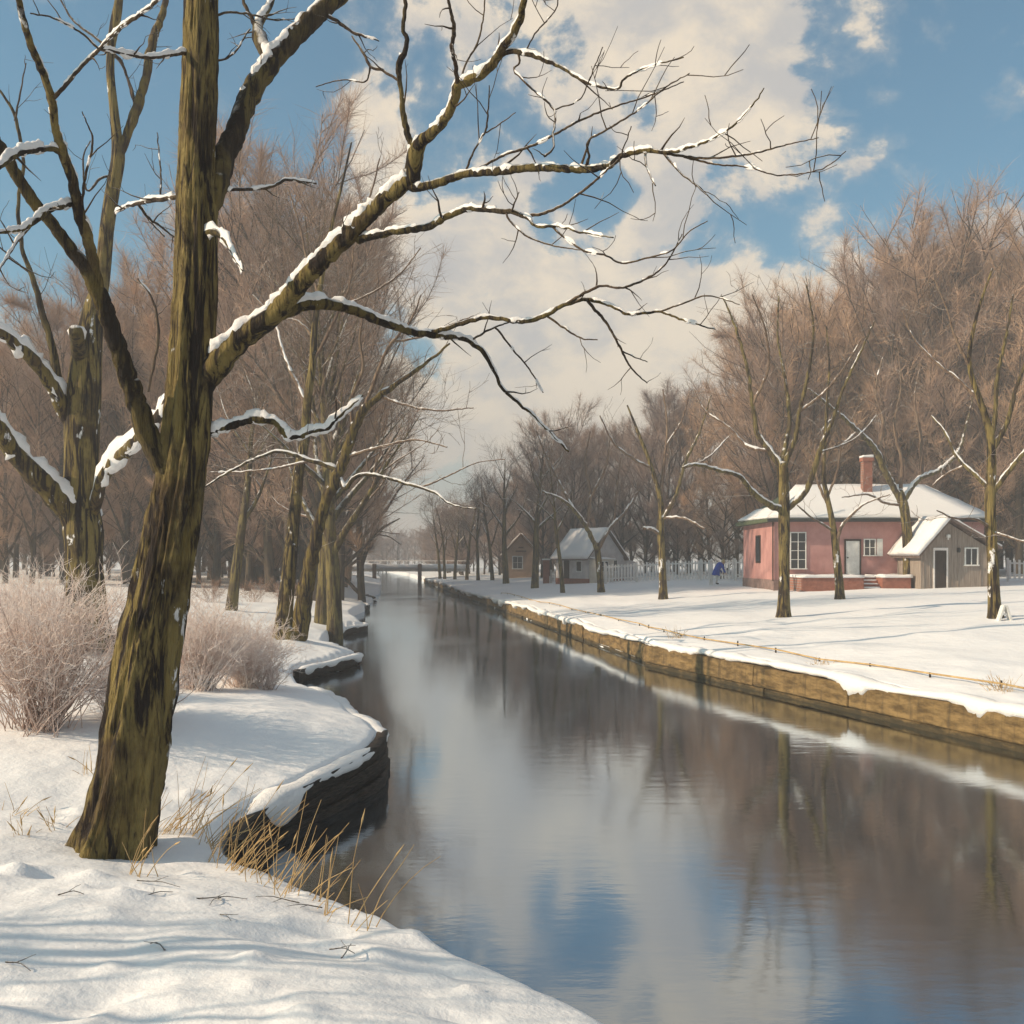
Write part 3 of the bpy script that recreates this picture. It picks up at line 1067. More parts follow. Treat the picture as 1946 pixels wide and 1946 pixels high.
# ---- the big leaning tree in the left foreground
D1 = 7.5
main = [
    ('trunk', None, 0.5, [(208, 1640, 128), (222, 1573, 124), (248, 1448, 120), (268, 1324, 118), (290, 1200, 110), (303, 1143, 102), (330, 999, 96), (342, 926, 90), (356, 817, 88), (362, 709, 82), (368, 600, 80),
                      (372, 543, 78), (374, 440, 72), (375, 362, 68), (375, 290, 62), (380, 145, 60), (382, 0, 58), (386, -160, 50), (392, -320, 40)]),
    ('A', 'trunk', 1.6, [(392, 420, 30), (412, 362, 36), (427, 300, 42), (449, 246, 40), (478, 174, 38), (518, 116, 38), (565, 65, 35), (609, 22, 34), (645, -11, 32), (720, -90, 26), (800, -210, 16)]),
    ('A1', 'A', 2.2, [(515, 118, 26), (496, 80, 26), (489, 54, 20), (500, 30, 16), (514, 5, 14), (530, -50, 10)]),
    ('A1b', 'A1', 1.2, [(489, 54, 11), (476, 30, 8), (466, 10, 7), (452, -30, 5)]),
    ('A2', 'A', 0.9, [(620, 30, 7), (640, 40, 7), (668, 60, 6), (695, 70, 4), (720, 78, 2)]),
    ('B', 'trunk', -1.7, [(378, 735, 50), (398, 712, 52), (430, 672, 48), (464, 638, 44), (522, 594, 38), (565, 543, 35), (616, 489, 35), (668, 443, 36), (690, 418, 31), (745, 366, 30), (783, 335, 29), (788, 297, 31),
                          (797, 272, 25), (835, 239, 18), (861, 196, 17), (870, 163, 18), (908, 145, 18), (937, 120, 17), (959, 87, 16), (984, 47, 14), (995, 0, 12), (1000, -70, 9), (1010, -150, 5)], {'mat': 'main', 'cover': 0.88, 'thick': 1.25}),
    ('B1', 'B', -0.9, [(786, 285, 13), (777, 261, 12), (767, 225, 12), (763, 181, 9), (759, 152, 10), (759, 120, 13), (770, 98, 10), (773, 72, 9), (765, 54, 8), (770, 20, 8), (772, -20, 7), (780, -80, 4)]),
    ('B1a', 'B1', -0.5, [(759, 152, 6), (745, 145, 6), (723, 132, 6), (705, 127, 6), (690, 100, 5), (669, 69, 3)]),
    ('B1b', 'B1a', -0.4, [(703, 128, 4), (694, 155, 3), (650, 152, 2.4), (600, 165, 2)]),
    ('B2', 'B', -2.3, [(870, 163, 9), (866, 127, 8), (859, 91, 8), (863, 54, 8), (856, 18, 6), (846, -20, 5)]),
    ('B3', 'B', -1.0, [(874, 155, 5), (886, 120, 4), (908, 80, 4), (919, 29, 3), (922, -20, 3)]),
    ('B4', 'B', -2.4, [(950, 105, 10), (977, 98, 10), (1017, 107, 9), (1071, 130, 7), (1114, 156, 5), (1171, 170, 4), (1187, 149, 4), (1234, 127, 3), (1299, 109, 2.4)], {'limb': True}),
    ('B4a', 'B4', -2.1, [(986, 100, 5), (987, 120, 4), (977, 134, 4), (1009, 167, 4), (1053, 210, 4), (1051, 254, 4), (1052, 280, 4), (1035, 297, 5)]),
    ('B4b', 'B4a', -2.4, [(1053, 208, 3), (1100, 190, 2.6), (1120, 150, 2.4), (1145, 90, 2)]),
    ('B4c', 'B4', -2.6, [(1000, 95, 3), (1020, 60, 3), (1055, 20, 2.6), (1062, -20, 2.4)]),
    ('B5', 'B', -3.2, [(775, 352, 18), (790, 357, 15), (832, 348, 15), (883, 331, 14), (944, 326, 15), (1017, 319, 14), (1071, 321, 14), (1114, 322, 15), (1158, 315, 12), (1180, 297, 11), (1227, 286, 10), (1270, 290, 8), (1305, 282, 6),
                       (1350, 266, 4.5), (1395, 238, 4), (1432, 198, 3), (1452, 168, 2)]),
    ('B5t', 'B5', -3.3, [(1240, 288, 6), (1330, 300, 5), (1420, 294, 4), (1490, 276, 3), (1555, 262, 2)]),
    ('B5u', 'B5', -2.6, [(1225, 288, 5), (1230, 320, 4), (1245, 352, 3)]),
    ('B5v', 'B5t', -3.6, [(1300, 298, 5), (1360, 312, 4), (1425, 318, 3.4), (1478, 333, 3), (1560, 322, 2.4), (1607, 288, 1.8)]),
    ('B5w', 'B5', -2.9, [(1262, 292, 5), (1290, 325, 4), (1320, 350, 3), (1345, 372, 2)]),
    ('B5a', 'B5', -2.2, [(900, 326, 6), (925, 312, 5), (962, 293, 5), (1017, 275, 5), (1071, 246, 4.5), (1129, 217, 4), (1180, 199, 3.4), (1234, 181, 3), (1299, 155, 2)]),
    ('B5b', 'B5', -3.6, [(1114, 318, 8), (1119, 298, 5), (1118, 268, 4.5), (1154, 246, 4), (1216, 207, 3.4), (1263, 167, 3), (1310, 140, 2)]),
    ('B5c', 'B5', -2.0, [(884, 328, 5), (901, 286, 4), (922, 250, 4), (928, 207, 3), (930, 163, 2)]),
    ('B5d', 'B5c', -2.0, [(924, 252, 3), (950, 235, 2.4), (980, 214, 1.8)]),
    ('C', 'B', -2.6, [(680, 455, 18), (700, 449, 14), (745, 440, 13), (810, 431, 14), (846, 413, 12), (886, 397, 10), (926, 399, 10), (970, 402, 10), (1002, 413, 8), (1017, 429, 5.5), (1064, 431, 5), (1107, 442, 4), (1165, 451, 2.5)]),
    ('C1', 'C', -2.2, [(962, 404, 5), (968, 418, 4), (1002, 449, 4), (1053, 467, 3.4), (1104, 475, 2.4)]),
    ('C2', 'C', -3.0, [(1050, 431, 5), (1075, 453, 4.5), (1114, 478, 4.5), (1151, 485, 4), (1183, 500, 4), (1234, 489, 3.4), (1278, 475, 3), (1310, 440, 2.4), (1345, 420, 1.8)]),
    ('C3', 'C', -3.3, [(998, 412, 7), (1042, 402, 6), (1078, 384, 5), (1122, 351, 5), (1155, 322, 4), (1178, 298, 3), (1200, 240, 2)]),
    ('C4', 'C', -2.5, [(972, 402, 4), (980, 380, 3), (986, 366, 2)]),
    ('D', 'B', 1.5, [(505, 606, 34), (536, 594, 28), (580, 578, 27), (623, 578, 24), (670, 588, 21), (720, 609, 19), (781, 630, 16), (832, 637, 13), (883, 645, 10), (908, 659, 9), (928, 683, 8), (942, 712, 6), (956, 740, 6),
                     (1010, 788, 5), (1045, 822, 4), (1080, 858, 3)], {'cover': 0.85, 'thick': 1.3}),
    ('D1', 'D', -0.3, [(815, 634, 10), (840, 626, 9), (875, 616, 9), (926, 604, 8.5), (991, 611, 8.5), (1035, 600, 9), (1071, 580, 8), (1118, 569, 8), (1165, 583, 6), (1198, 598, 6), (1252, 592, 5), (1300, 609, 4), (1360, 626, 2.4)], {'limb': True}),
    ('D1t', 'D1', -0.6, [(1255, 592, 4), (1300, 576, 3.4), (1345, 562, 3), (1405, 578, 2)]),
    ('D1a', 'D1', -1.1, [(1075, 579, 7), (1096, 565, 6), (1143, 543, 5.5), (1180, 547, 5), (1230, 529, 4), (1263, 504, 3.4), (1281, 475, 3), (1296, 445, 2)]),
    ('D1b', 'D1', 0.5, [(1116, 570, 6), (1132, 590, 6), (1154, 616, 5), (1180, 663, 4.5), (1200, 700, 3.4), (1230, 728, 2)]),
    ('D1b2', 'D1b', 0.7, [(1184, 668, 3), (1205, 678, 2.4), (1230, 688, 1.8)]),
    ('D1c', 'D1', 0.2, [(1040, 601, 5), (1060, 615, 4.5), (1082, 630, 4), (1105, 643, 3), (1136, 646, 2.4)]),
    ('D1d', 'D', 0.9, [(893, 648, 5), (912, 637, 4.5), (937, 623, 4), (968, 612, 3)]),
    ('D1e', 'D1d', 1.1, [(940, 622, 4), (950, 632, 4), (973, 663, 3.4), (1002, 696, 3), (1032, 746, 2)]),
    ('E', 'trunk', -0.9, [(352, 960, 52), (340, 926, 50), (315, 890, 46), (283, 835, 41), (261, 774, 38), (239, 709, 36), (217, 643, 34), (203, 600, 33), (188, 562, 33), (168, 518, 31), (138, 478, 26), (101, 428, 24), (65, 384, 24), (33, 337, 22),
                          (0, 279, 20), (-50, 200, 16), (-110, 90, 10)], {'cover': 0.25, 'tw': False}),
    ('E2', 'E', -1.3, [(186, 545, 22), (174, 482, 21), (152, 409, 22), (138, 348, 20), (120, 293, 20), (103, 236, 16), (98, 188, 16), (83, 141, 14), (54, 72, 14), (36, 0, 12), (20, -80, 8)], {'mat': 'main'}),
    ('E2a', 'E2', -1.7, [(116, 290, 13), (94, 283, 12), (54, 286, 13), (22, 297, 14), (0, 315, 12), (-50, 340, 8)], {'cover': 0.95, 'thick': 1.5}),
    ('E2b', 'E2', -1.8, [(98, 190, 9), (120, 167, 8), (152, 130, 7), (192, 91, 7), (232, 51, 8), (275, 22, 7), (310, -10, 6), (350, -60, 4)], {'cover': 0.9}),
    ('E2c', 'E2b', -1.6, [(190, 95, 4), (150, 60, 4), (100, 34, 3.4), (58, 25, 3)]),
    ('E2d', 'E2', -1.0, [(155, 390, 6), (160, 350, 5), (176, 270, 4), (168, 240, 3), (155, 212, 2)]),
    ('E1a', 'E', -1.5, [(145, 385, 10), (125, 390, 11), (96, 397, 12), (65, 420, 12), (40, 436, 9), (0, 442, 6), (-40, 450, 4)], {'cover': 0.95, 'thick': 1.4, 'limb': True}),
    ('E1b', 'E1a', -1.7, [(70, 415, 8), (36, 453, 7), (8, 497, 5), (-20, 540, 3)], {'cover': 0.9}),
    ('F', 'trunk', -0.7, [(378, 98, 11), (344, 101, 9), (318, 105, 8), (290, 109, 8), (246, 105, 7), (215, 97, 6), (188, 92, 4)], {'cover': 0.95, 'thick': 1.5}),
    ('F2', 'trunk', 1.2, [(350, 372, 9), (333, 375, 9), (301, 379, 10), (270, 385, 8), (240, 393, 6), (217, 404, 4)], {'cover': 0.9, 'thick': 1.4}),
    ('F3', 'F2', 1.6, [(262, 386, 6), (280, 412, 5), (305, 430, 4), (330, 450, 3)]),
    ('F4', 'F2', 1.0, [(305, 378, 4), (306, 340, 3.4), (302, 290, 3), (299, 252, 2)]),
    ('G', 'trunk', -0.7, [(382, 460, 14), (394, 445, 15), (410, 441, 14), (425, 452, 12), (437, 470, 9), (448, 492, 6), (461, 514, 3)], {'cover': 1.0, 'thick': 2.0, 'limb': True, 'tw': False, 'minh': 0.2}),
    ('H', 'A', 0.9, [(410, 362, 8), (435, 360, 7), (507, 357, 6), (543, 342, 6), (575, 345, 5), (600, 349, 4)], {'cover': 0.9}),
    ('I', 'trunk', 0.2, [(385, 832, 18), (404, 821, 15), (435, 810, 16), (482, 797, 17), (522, 802, 15), (545, 828, 13), (568, 829, 12), (594, 821, 12), (623, 814, 10), (650, 787, 7), (690, 752, 4)], {'cover': 1.0, 'thick': 1.9}),
    ('K', 'trunk', 1.6, [(392, 40, 6), (425, 25, 5), (470, 26, 4), (520, 38, 3), (560, 36, 2)]),
    ('K2', 'trunk', 1.2, [(395, 120, 5), (440, 105, 4), (475, 55, 3)]),
]
for k, b_ in enumerate(main):
    if len(b_) > 4 and b_[4].get('mat') == 'main':
        b_[4]['mat'] = M['bark_main']
traced_tree('leaning_tree', 'huge mossy bare tree leaning over the water in the foreground, snow on its limbs', D1, main, M['bark_main'], M['limb'], M['twig'], 11, 1.0, (0.30, (0.16, 0.46), 1), trunk_sides=120, rmin=0.0024, flare=0.50, amp=0.24)

# ---- the second big tree, further back at the left edge
second = [
    ('trunk', None, 0.6, [(163, 1206, 84), (162, 1150, 76), (159, 1071, 68), (157, 1010, 72), (153, 950, 64), (154, 880, 62), (156, 817, 62), (160, 740, 60), (165, 672, 54), (176, 600, 42), (187, 556, 34), (196, 507, 28), (203, 435, 26), (214, 362, 26), (224, 301, 25),
                          (221, 254, 19), (216, 203, 16), (210, 145, 15), (211, 91, 15), (220, 36, 18), (226, 0, 15), (232, -80, 10), (236, -200, 5)]),
    ('a', 'trunk', 1.5, [(226, 296, 16), (243, 254, 17), (261, 203, 18), (275, 152, 16), (290, 80, 16), (308, 25, 12), (322, -30, 9), (340, -120, 4)], {'mat': 'dark'}),
    ('a1', 'a', 1.2, [(256, 190, 6), (240, 140, 5), (222, 110, 4), (190, 95, 3)]),
    ('stub', 'trunk', -1.0, [(158, 690, 30), (148, 660, 26), (144, 638, 27), (143, 628, 25)], {'tw': False, 'cover': 1.0, 'thick': 1.2, 'minh': 0.0}),
    ('b', 'trunk', -2.2, [(160, 1012, 50), (120, 958, 46), (72, 908, 42), (33, 868, 36), (0, 817, 30), (-50, 740, 22), (-110, 640, 12)], {'mat': 'dark', 'cover': 1.0, 'thick': 2.2}),
    ('c', 'trunk', -1.6, [(142, 812, 28), (120, 781, 26), (98, 734, 24), (65, 687, 24), (29, 654, 22), (0, 633, 22), (-50, 606, 14)], {'mat': 'dark', 'cover': 1.0, 'thick': 2.6}),
    ('d', 'c', -1.0, [(118, 768, 20), (108, 709, 17), (94, 636, 13), (80, 598, 12), (65, 536, 10), (43, 471, 8), (34, 380, 7), (45, 308, 6.5), (29, 225, 6), (14, 192, 5), (-20, 150, 4)]),
    ('d1', 'd', -0.6, [(60, 520, 5), (30, 498, 4), (0, 470, 3)]),
    ('d2', 'd', -1.4, [(28, 230, 4), (40, 170, 3), (50, 120, 2)]),
    ('e', 'trunk', -2.4, [(168, 990, 24), (181, 962, 22), (192, 915, 22), (217, 879, 24), (254, 846, 26), (283, 817, 22), (308, 781, 16), (330, 730, 10), (345, 690, 5)], {'mat': 'dark', 'cover': 1.0, 'thick': 3.0}),
    ('f', 'trunk', 1.0, [(200, 420, 8), (218, 402, 8), (232, 396, 7), (262, 388, 5), (285, 420, 4), (312, 450, 3)], {'cover': 0.9}),
    ('g', 'trunk', -1.2, [(206, 335, 5), (190, 340, 5), (165, 362, 4), (158, 300, 3), (172, 268, 2.4)]),
    ('h', 'trunk', 1.4, [(210, 100, 7), (232, 120, 6), (255, 200, 4), (250, 230, 3)]),
    ('i', 'trunk', 1.4, [(208, 96, 6), (180, 70, 5), (140, 40, 4), (110, -10, 3)]),
    ('j', 'e', -2.0, [(282, 745, 4), (300, 650, 6), (298, 600, 5), (285, 560, 4), (262, 530, 3)], {'cover': 0.8}),
]
for b_ in second:
    if len(b_) > 4 and b_[4].get('mat') == 'dark':
        b_[4]['mat'] = M['bark_dark']
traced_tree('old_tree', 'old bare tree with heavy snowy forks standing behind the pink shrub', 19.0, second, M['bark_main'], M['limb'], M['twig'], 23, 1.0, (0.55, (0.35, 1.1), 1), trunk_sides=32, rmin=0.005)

# ---- twin trunked tree on the second point
twin = [
    ('trunk', None, 1.0, [(541, 1200, 40), (540, 1180, 32), (547, 1107, 28), (554, 1035, 25), (563, 944, 22), (569, 890, 20), (580, 835, 18), (584, 763, 16), (594, 691, 14), (598, 618, 12), (612, 525, 9), (628, 440, 7), (650, 350, 5), (668, 270, 3)]),
    ('t2', 'trunk', -1.2, [(552, 1214, 42), (569, 1205, 36), (580, 1125, 31), (598, 1035, 25), (616, 962, 22), (645, 897, 20), (670, 825, 19), (690, 781, 16), (725, 750, 12), (775, 714, 9), (822, 680, 6), (855, 652, 4)], {'mat': 'main', 'minh': 0.35}),
    ('u1', 't2', -1.8, [(692, 778, 9), (715, 715, 8), (738, 660, 6), (780, 610, 4), (800, 560, 3)]),
    ('u2', 't2', -0.8, [(672, 820, 9), (668, 760, 8), (690, 700, 6), (684, 640, 5), (700, 560, 3)]),
    ('u3', 'trunk', 2.0, [(583, 770, 9), (560, 720, 8), (545, 690, 6), (530, 640, 5), (512, 560, 3)], {'cover': 0.9}),
    ('u4', 'trunk', 0.4, [(595, 690, 8), (620, 640, 7), (640, 600, 6), (665, 540, 4), (672, 470, 3)]),
    ('u5', 'trunk', 1.2, [(606, 560, 7), (585, 500, 6), (570, 430, 4), (548, 360, 3)]),
    ('u6', 'trunk', 0.2, [(620, 480, 6), (660, 430, 5), (700, 380, 4), (722, 300, 3)]),
    ('r1', 't2', -2.0, [(640, 905, 11), (658, 928, 10), (672, 910, 8), (697, 901, 7), (765, 917, 6), (821, 934, 5), (856, 958, 3), (905, 968, 2)], {'cover': 0.9}),
    ('r2', 'r1', -2.2, [(770, 918, 4), (800, 925, 4), (850, 905, 3), (905, 880, 2.4), (960, 872, 2)]),
    ('l1', 't2', -0.2, [(641, 893, 10), (616, 883, 9), (580, 872, 8), (536, 858, 6), (500, 866, 5), (435, 897, 4), (391, 926, 3)], {'cover': 0.95}),
    ('l2', 'l1', 0.2, [(590, 876, 6), (560, 882, 5), (522, 890, 4), (470, 896, 3), (398, 898, 2)], {'cover': 0.9}),
    ('r3', 't2', -1.6, [(720, 752, 7), (770, 770, 5), (830, 780, 4), (900, 775, 2.4)]),
    ('r4', 't2', -2.4, [(655, 870, 8), (720, 850, 6), (790, 836, 4), (850, 850, 3)]),
    ('c1', 'trunk', 1.8, [(596, 640, 6), (565, 610, 5), (520, 600, 4), (480, 560, 3)]),
    ('c2', 'u4', 0.0, [(650, 580, 5), (700, 560, 4), (760, 520, 3), (800, 470, 2)]),
    ('c3', 'u1', -2.0, [(745, 650, 5), (800, 640, 4), (860, 615, 3), (900, 600, 2)]),
]
for b_ in twin:
    if len(b_) > 4 and b_[4].get('mat') == 'main':
        b_[4]['mat'] = M['bark_dark']
for i, b_ in enumerate(twin):
    o_ = dict(b_[4]) if len(b_) > 4 else {}
    o_.setdefault('limb', max(p[2] for p in b_[3]) >= 10)
    twin[i] = (*b_[:4], o_)
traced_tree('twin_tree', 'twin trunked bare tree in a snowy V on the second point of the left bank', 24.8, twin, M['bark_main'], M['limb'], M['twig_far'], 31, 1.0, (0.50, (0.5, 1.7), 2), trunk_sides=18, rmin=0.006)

# ---- traced trees of the right bank
rt = {}
rt['R1'] = (31.0, [
    ('trunk', None, 0.3, [(1489, 1178, 26), (1489, 1150, 23), (1490, 1090, 20), (1490, 1000, 22), (1490, 940, 21), (1487, 890, 21), (1486, 878, 16)]),
    ('a', 'trunk', -1.5, [(1492, 972, 14), (1455, 955, 12), (1425, 930, 10), (1405, 905, 8), (1370, 895, 7), (1325, 883, 6), (1296, 888, 3)]),
    ('b', 'trunk', -1.2, [(1497, 965, 14), (1530, 935, 12), (1548, 890, 11), (1560, 850, 9), (1582, 800, 7), (1602, 740, 5), (1635, 670, 4), (1662, 610, 2.4)]),
    ('c', 'trunk', 1.0, [(1487, 892, 14), (1465, 860, 12), (1440, 825, 10), (1432, 780, 8), (1420, 700, 6), (1397, 620, 5), (1372, 560, 2.4)]),
    ('c2', 'c', 2.0, [(1462, 858, 8), (1420, 848, 7), (1385, 812, 5), (1340, 780, 3), (1320, 740, 2)]),
    ('d', 'trunk', -1.6, [(1490, 885, 12), (1512, 830, 9), (1520, 780, 8), (1538, 700, 6), (1546, 620, 4), (1532, 540, 2.4)]),
    ('d2', 'd', -2.4, [(1520, 782, 6), (1570, 742, 5), (1610, 690, 4), (1640, 640, 2)]),
    ('e', 'trunk', 1.6, [(1486, 882, 10), (1500, 800, 8), (1492, 720, 6), (1478, 640, 4), (1480, 560, 2.4)]),
    ('f', 'c', -1.0, [(1430, 770, 6), (1460, 700, 5), (1455, 630, 4), (1430, 560, 2.4)]),
    ('g', 'b', 1.4, [(1556, 860, 6), (1590, 850, 5), (1630, 830, 4), (1665, 790, 2.4)]),
], 'bare snow dusted tree with a forked crown before the left end of the pink house')
rt['R2'] = (26.8, [
    ('trunk', None, 0.2, [(1892, 1178, 27), (1890, 1150, 23), (1886, 1060, 20), (1882, 960, 20), (1884, 880, 17), (1880, 820, 14), (1862, 760, 11), (1842, 690, 8), (1856, 600, 6), (1886, 510, 3)]),
    ('a', 'trunk', -1.0, [(1884, 860, 11), (1915, 800, 9), (1930, 740, 7), (1948, 690, 5), (1965, 610, 3)]),
    ('b', 'trunk', -1.4, [(1884, 940, 10), (1920, 892, 9), (1955, 850, 6), (2000, 800, 3)]),
    ('c', 'trunk', 1.0, [(1880, 930, 9), (1856, 905, 8), (1820, 870, 6), (1795, 820, 4), (1770, 790, 2.4)]),
    ('d', 'trunk', -1.6, [(1880, 1000, 6), (1850, 985, 5), (1815, 985, 4), (1780, 970, 2.4)]),
    ('e', 'trunk', -0.4, [(1880, 850, 11), (1890, 800, 9), (1895, 720, 7), (1912, 640, 5), (1925, 560, 3)]),
    ('f', 'trunk', 1.5, [(1864, 765, 8), (1820, 720, 6), (1780, 690, 5), (1735, 640, 3), (1715, 590, 2)]),
    ('g', 'trunk', 0.6, [(1844, 700, 6), (1815, 640, 5), (1800, 590, 3), (1775, 530, 2)]),
    ('h', 'trunk', -1.6, [(1884, 1010, 6), (1915, 1020, 5), (1950, 1030, 4)]),
    ('i', 'c', 1.8, [(1835, 885, 5), (1800, 900, 4), (1770, 925, 2.4)]),
], 'tall bare tree at the far right edge, in front of the grey shed')
rt['R3'] = (46.4, [
    ('trunk', None, 0.3, [(1728, 1118, 22), (1726, 1050, 20), (1720, 975, 18), (1712, 945, 18), (1708, 930, 12)]),
    ('a', 'trunk', -1.6, [(1712, 950, 13), (1692, 915, 12), (1678, 888, 12), (1660, 850, 10), (1622, 812, 8), (1570, 766, 5), (1535, 738, 3)]),
    ('a2', 'a', 1.0, [(1668, 862, 8), (1678, 800, 6), (1664, 740, 4), (1680, 670, 2.4)]),
    ('b', 'trunk', 1.5, [(1716, 952, 12), (1745, 912, 10), (1790, 890, 8), (1822, 855, 6), (1838, 800, 4), (1855, 730, 2.4)]),
    ('b2', 'b', 2.0, [(1752, 905, 7), (1750, 830, 6), (1738, 760, 4), (1750, 690, 2.4)]),
    ('c', 'trunk', 0.5, [(1710, 940, 8), (1714, 880, 6), (1700, 810, 5), (1712, 730, 3), (1705, 650, 2)]),
    ('d', 'trunk', -1.0, [(1714, 960, 6), (1680, 955, 5), (1650, 940, 4), (1600, 945, 2.4)]),
    ('e', 'a', -2.0, [(1630, 820, 6), (1600, 840, 5), (1580, 800, 3), (1560, 820, 2)]),
], 'bare tree with a wide V fork rising between the pink house and the grey shed')
rt['R4'] = (38.5, [
    ('trunk', None, 0.3, [(1596, 1142, 18), (1595, 1110, 16), (1590, 1060, 15), (1583, 1000, 12), (1571, 940, 9), (1565, 900, 8), (1570, 800, 6), (1576, 700, 4), (1570, 620, 2.4)]),
    ('a', 'trunk', -1.0, [(1590, 1040, 7), (1600, 1000, 6), (1640, 960, 4), (1690, 940, 2.4)]),
    ('b', 'trunk', 1.0, [(1578, 970, 6), (1556, 920, 5), (1548, 880, 4), (1530, 850, 2.4)]),
    ('c', 'trunk', 0.5, [(1567, 860, 5), (1590, 800, 4), (1610, 740, 2.4)]),
    ('d', 'trunk', -0.5, [(1574, 940, 5), (1590, 900, 4), (1600, 840, 2.4)]),
    ('e', 'trunk', -0.5, [(1585, 1010, 5), (1545, 985, 4), (1515, 960, 2.4)]),
], 'slim dark tree standing right before the brick terrace of the pink house')
rt['R5'] = (45.0, [
    ('trunk', None, 0.3, [(1261, 1142, 18), (1260, 1110, 15), (1258, 1060, 14), (1255, 1000, 13), (1256, 955, 10), (1237, 885, 8), (1216, 830, 6), (1192, 770, 3)]),
    ('a', 'trunk', -1.2, [(1256, 995, 9), (1285, 940, 7), (1302, 880, 6), (1330, 820, 4), (1352, 750, 2.4)]),
    ('b', 'trunk', -0.6, [(1254, 1016, 7), (1236, 1005, 6), (1220, 1004, 5)], {'cover': 1.0, 'thick': 1.5, 'tw': False}),
    ('c', 'trunk', 1.0, [(1254, 950, 7), (1262, 880, 6), (1268, 810, 4), (1260, 740, 2.4)]),
    ('d', 'trunk', -1.0, [(1240, 890, 6), (1200, 870, 5), (1165, 840, 4), (1140, 790, 2.4)]),
    ('e', 'a', 0.8, [(1300, 890, 5), (1345, 870, 4), (1385, 830, 2.4)]),
    ('f', 'trunk', -1.4, [(1256, 985, 6), (1300, 985, 5), (1340, 1005, 3)]),
    ('g', 'c', 0.4, [(1264, 850, 4), (1295, 800, 3.4), (1310, 750, 2)]),
], 'bare tree with one snowy broken stub in front of the white picket fence')
rt['R6'] = (55.0, [
    ('trunk', None, 0.2, [(1143, 1132, 15), (1141, 1105, 13), (1138, 1070, 12), (1135, 1042, 11), (1132, 1030, 8)]),
    ('a', 'trunk', -1.5, [(1137, 1050, 10), (1115, 1003, 8), (1087, 965, 7), (1062, 946, 5), (1030, 934, 3)], {'cover': 0.95}),
    ('b', 'trunk', 1.0, [(1136, 1045, 8), (1162, 1000, 6), (1190, 970, 5), (1215, 930, 3)]),
    ('c', 'a', 1.0, [(1092, 972, 6), (1062, 915, 5), (1040, 870, 4), (1020, 820, 2.4)]),
    ('d', 'a', 0.2, [(1114, 1002, 7), (1122, 940, 6), (1112, 880, 4), (1122, 820, 2.4)]),
    ('e', 'd', -1.0, [(1120, 950, 5), (1150, 890, 4), (1160, 830, 2.4)]),
    ('f', 'b', 1.4, [(1168, 992, 4), (1172, 930, 4), (1180, 870, 2.4)]),
], 'bare tree forking low with a long snowy limb in front of the grey house')
for k, (nm, (D, br, lab)) in enumerate(rt.items()):
    br2 = []
    for b_ in br:
        o_ = dict(b_[4]) if len(b_) > 4 else {}
        o_.setdefault('limb', max(p[2] for p in b_[3]) >= 9)
        br2.append((*b_[:4], o_))
    traced_tree('bare_tree', lab, D, br2, M['bark_main'], M['limb_far'], M['twig_far'], 40 + k, 1.55, (0.55, (0.7, 2.2), 2), group='bare trees along the right bank', trunk_sides=14, rmin=0.0065)


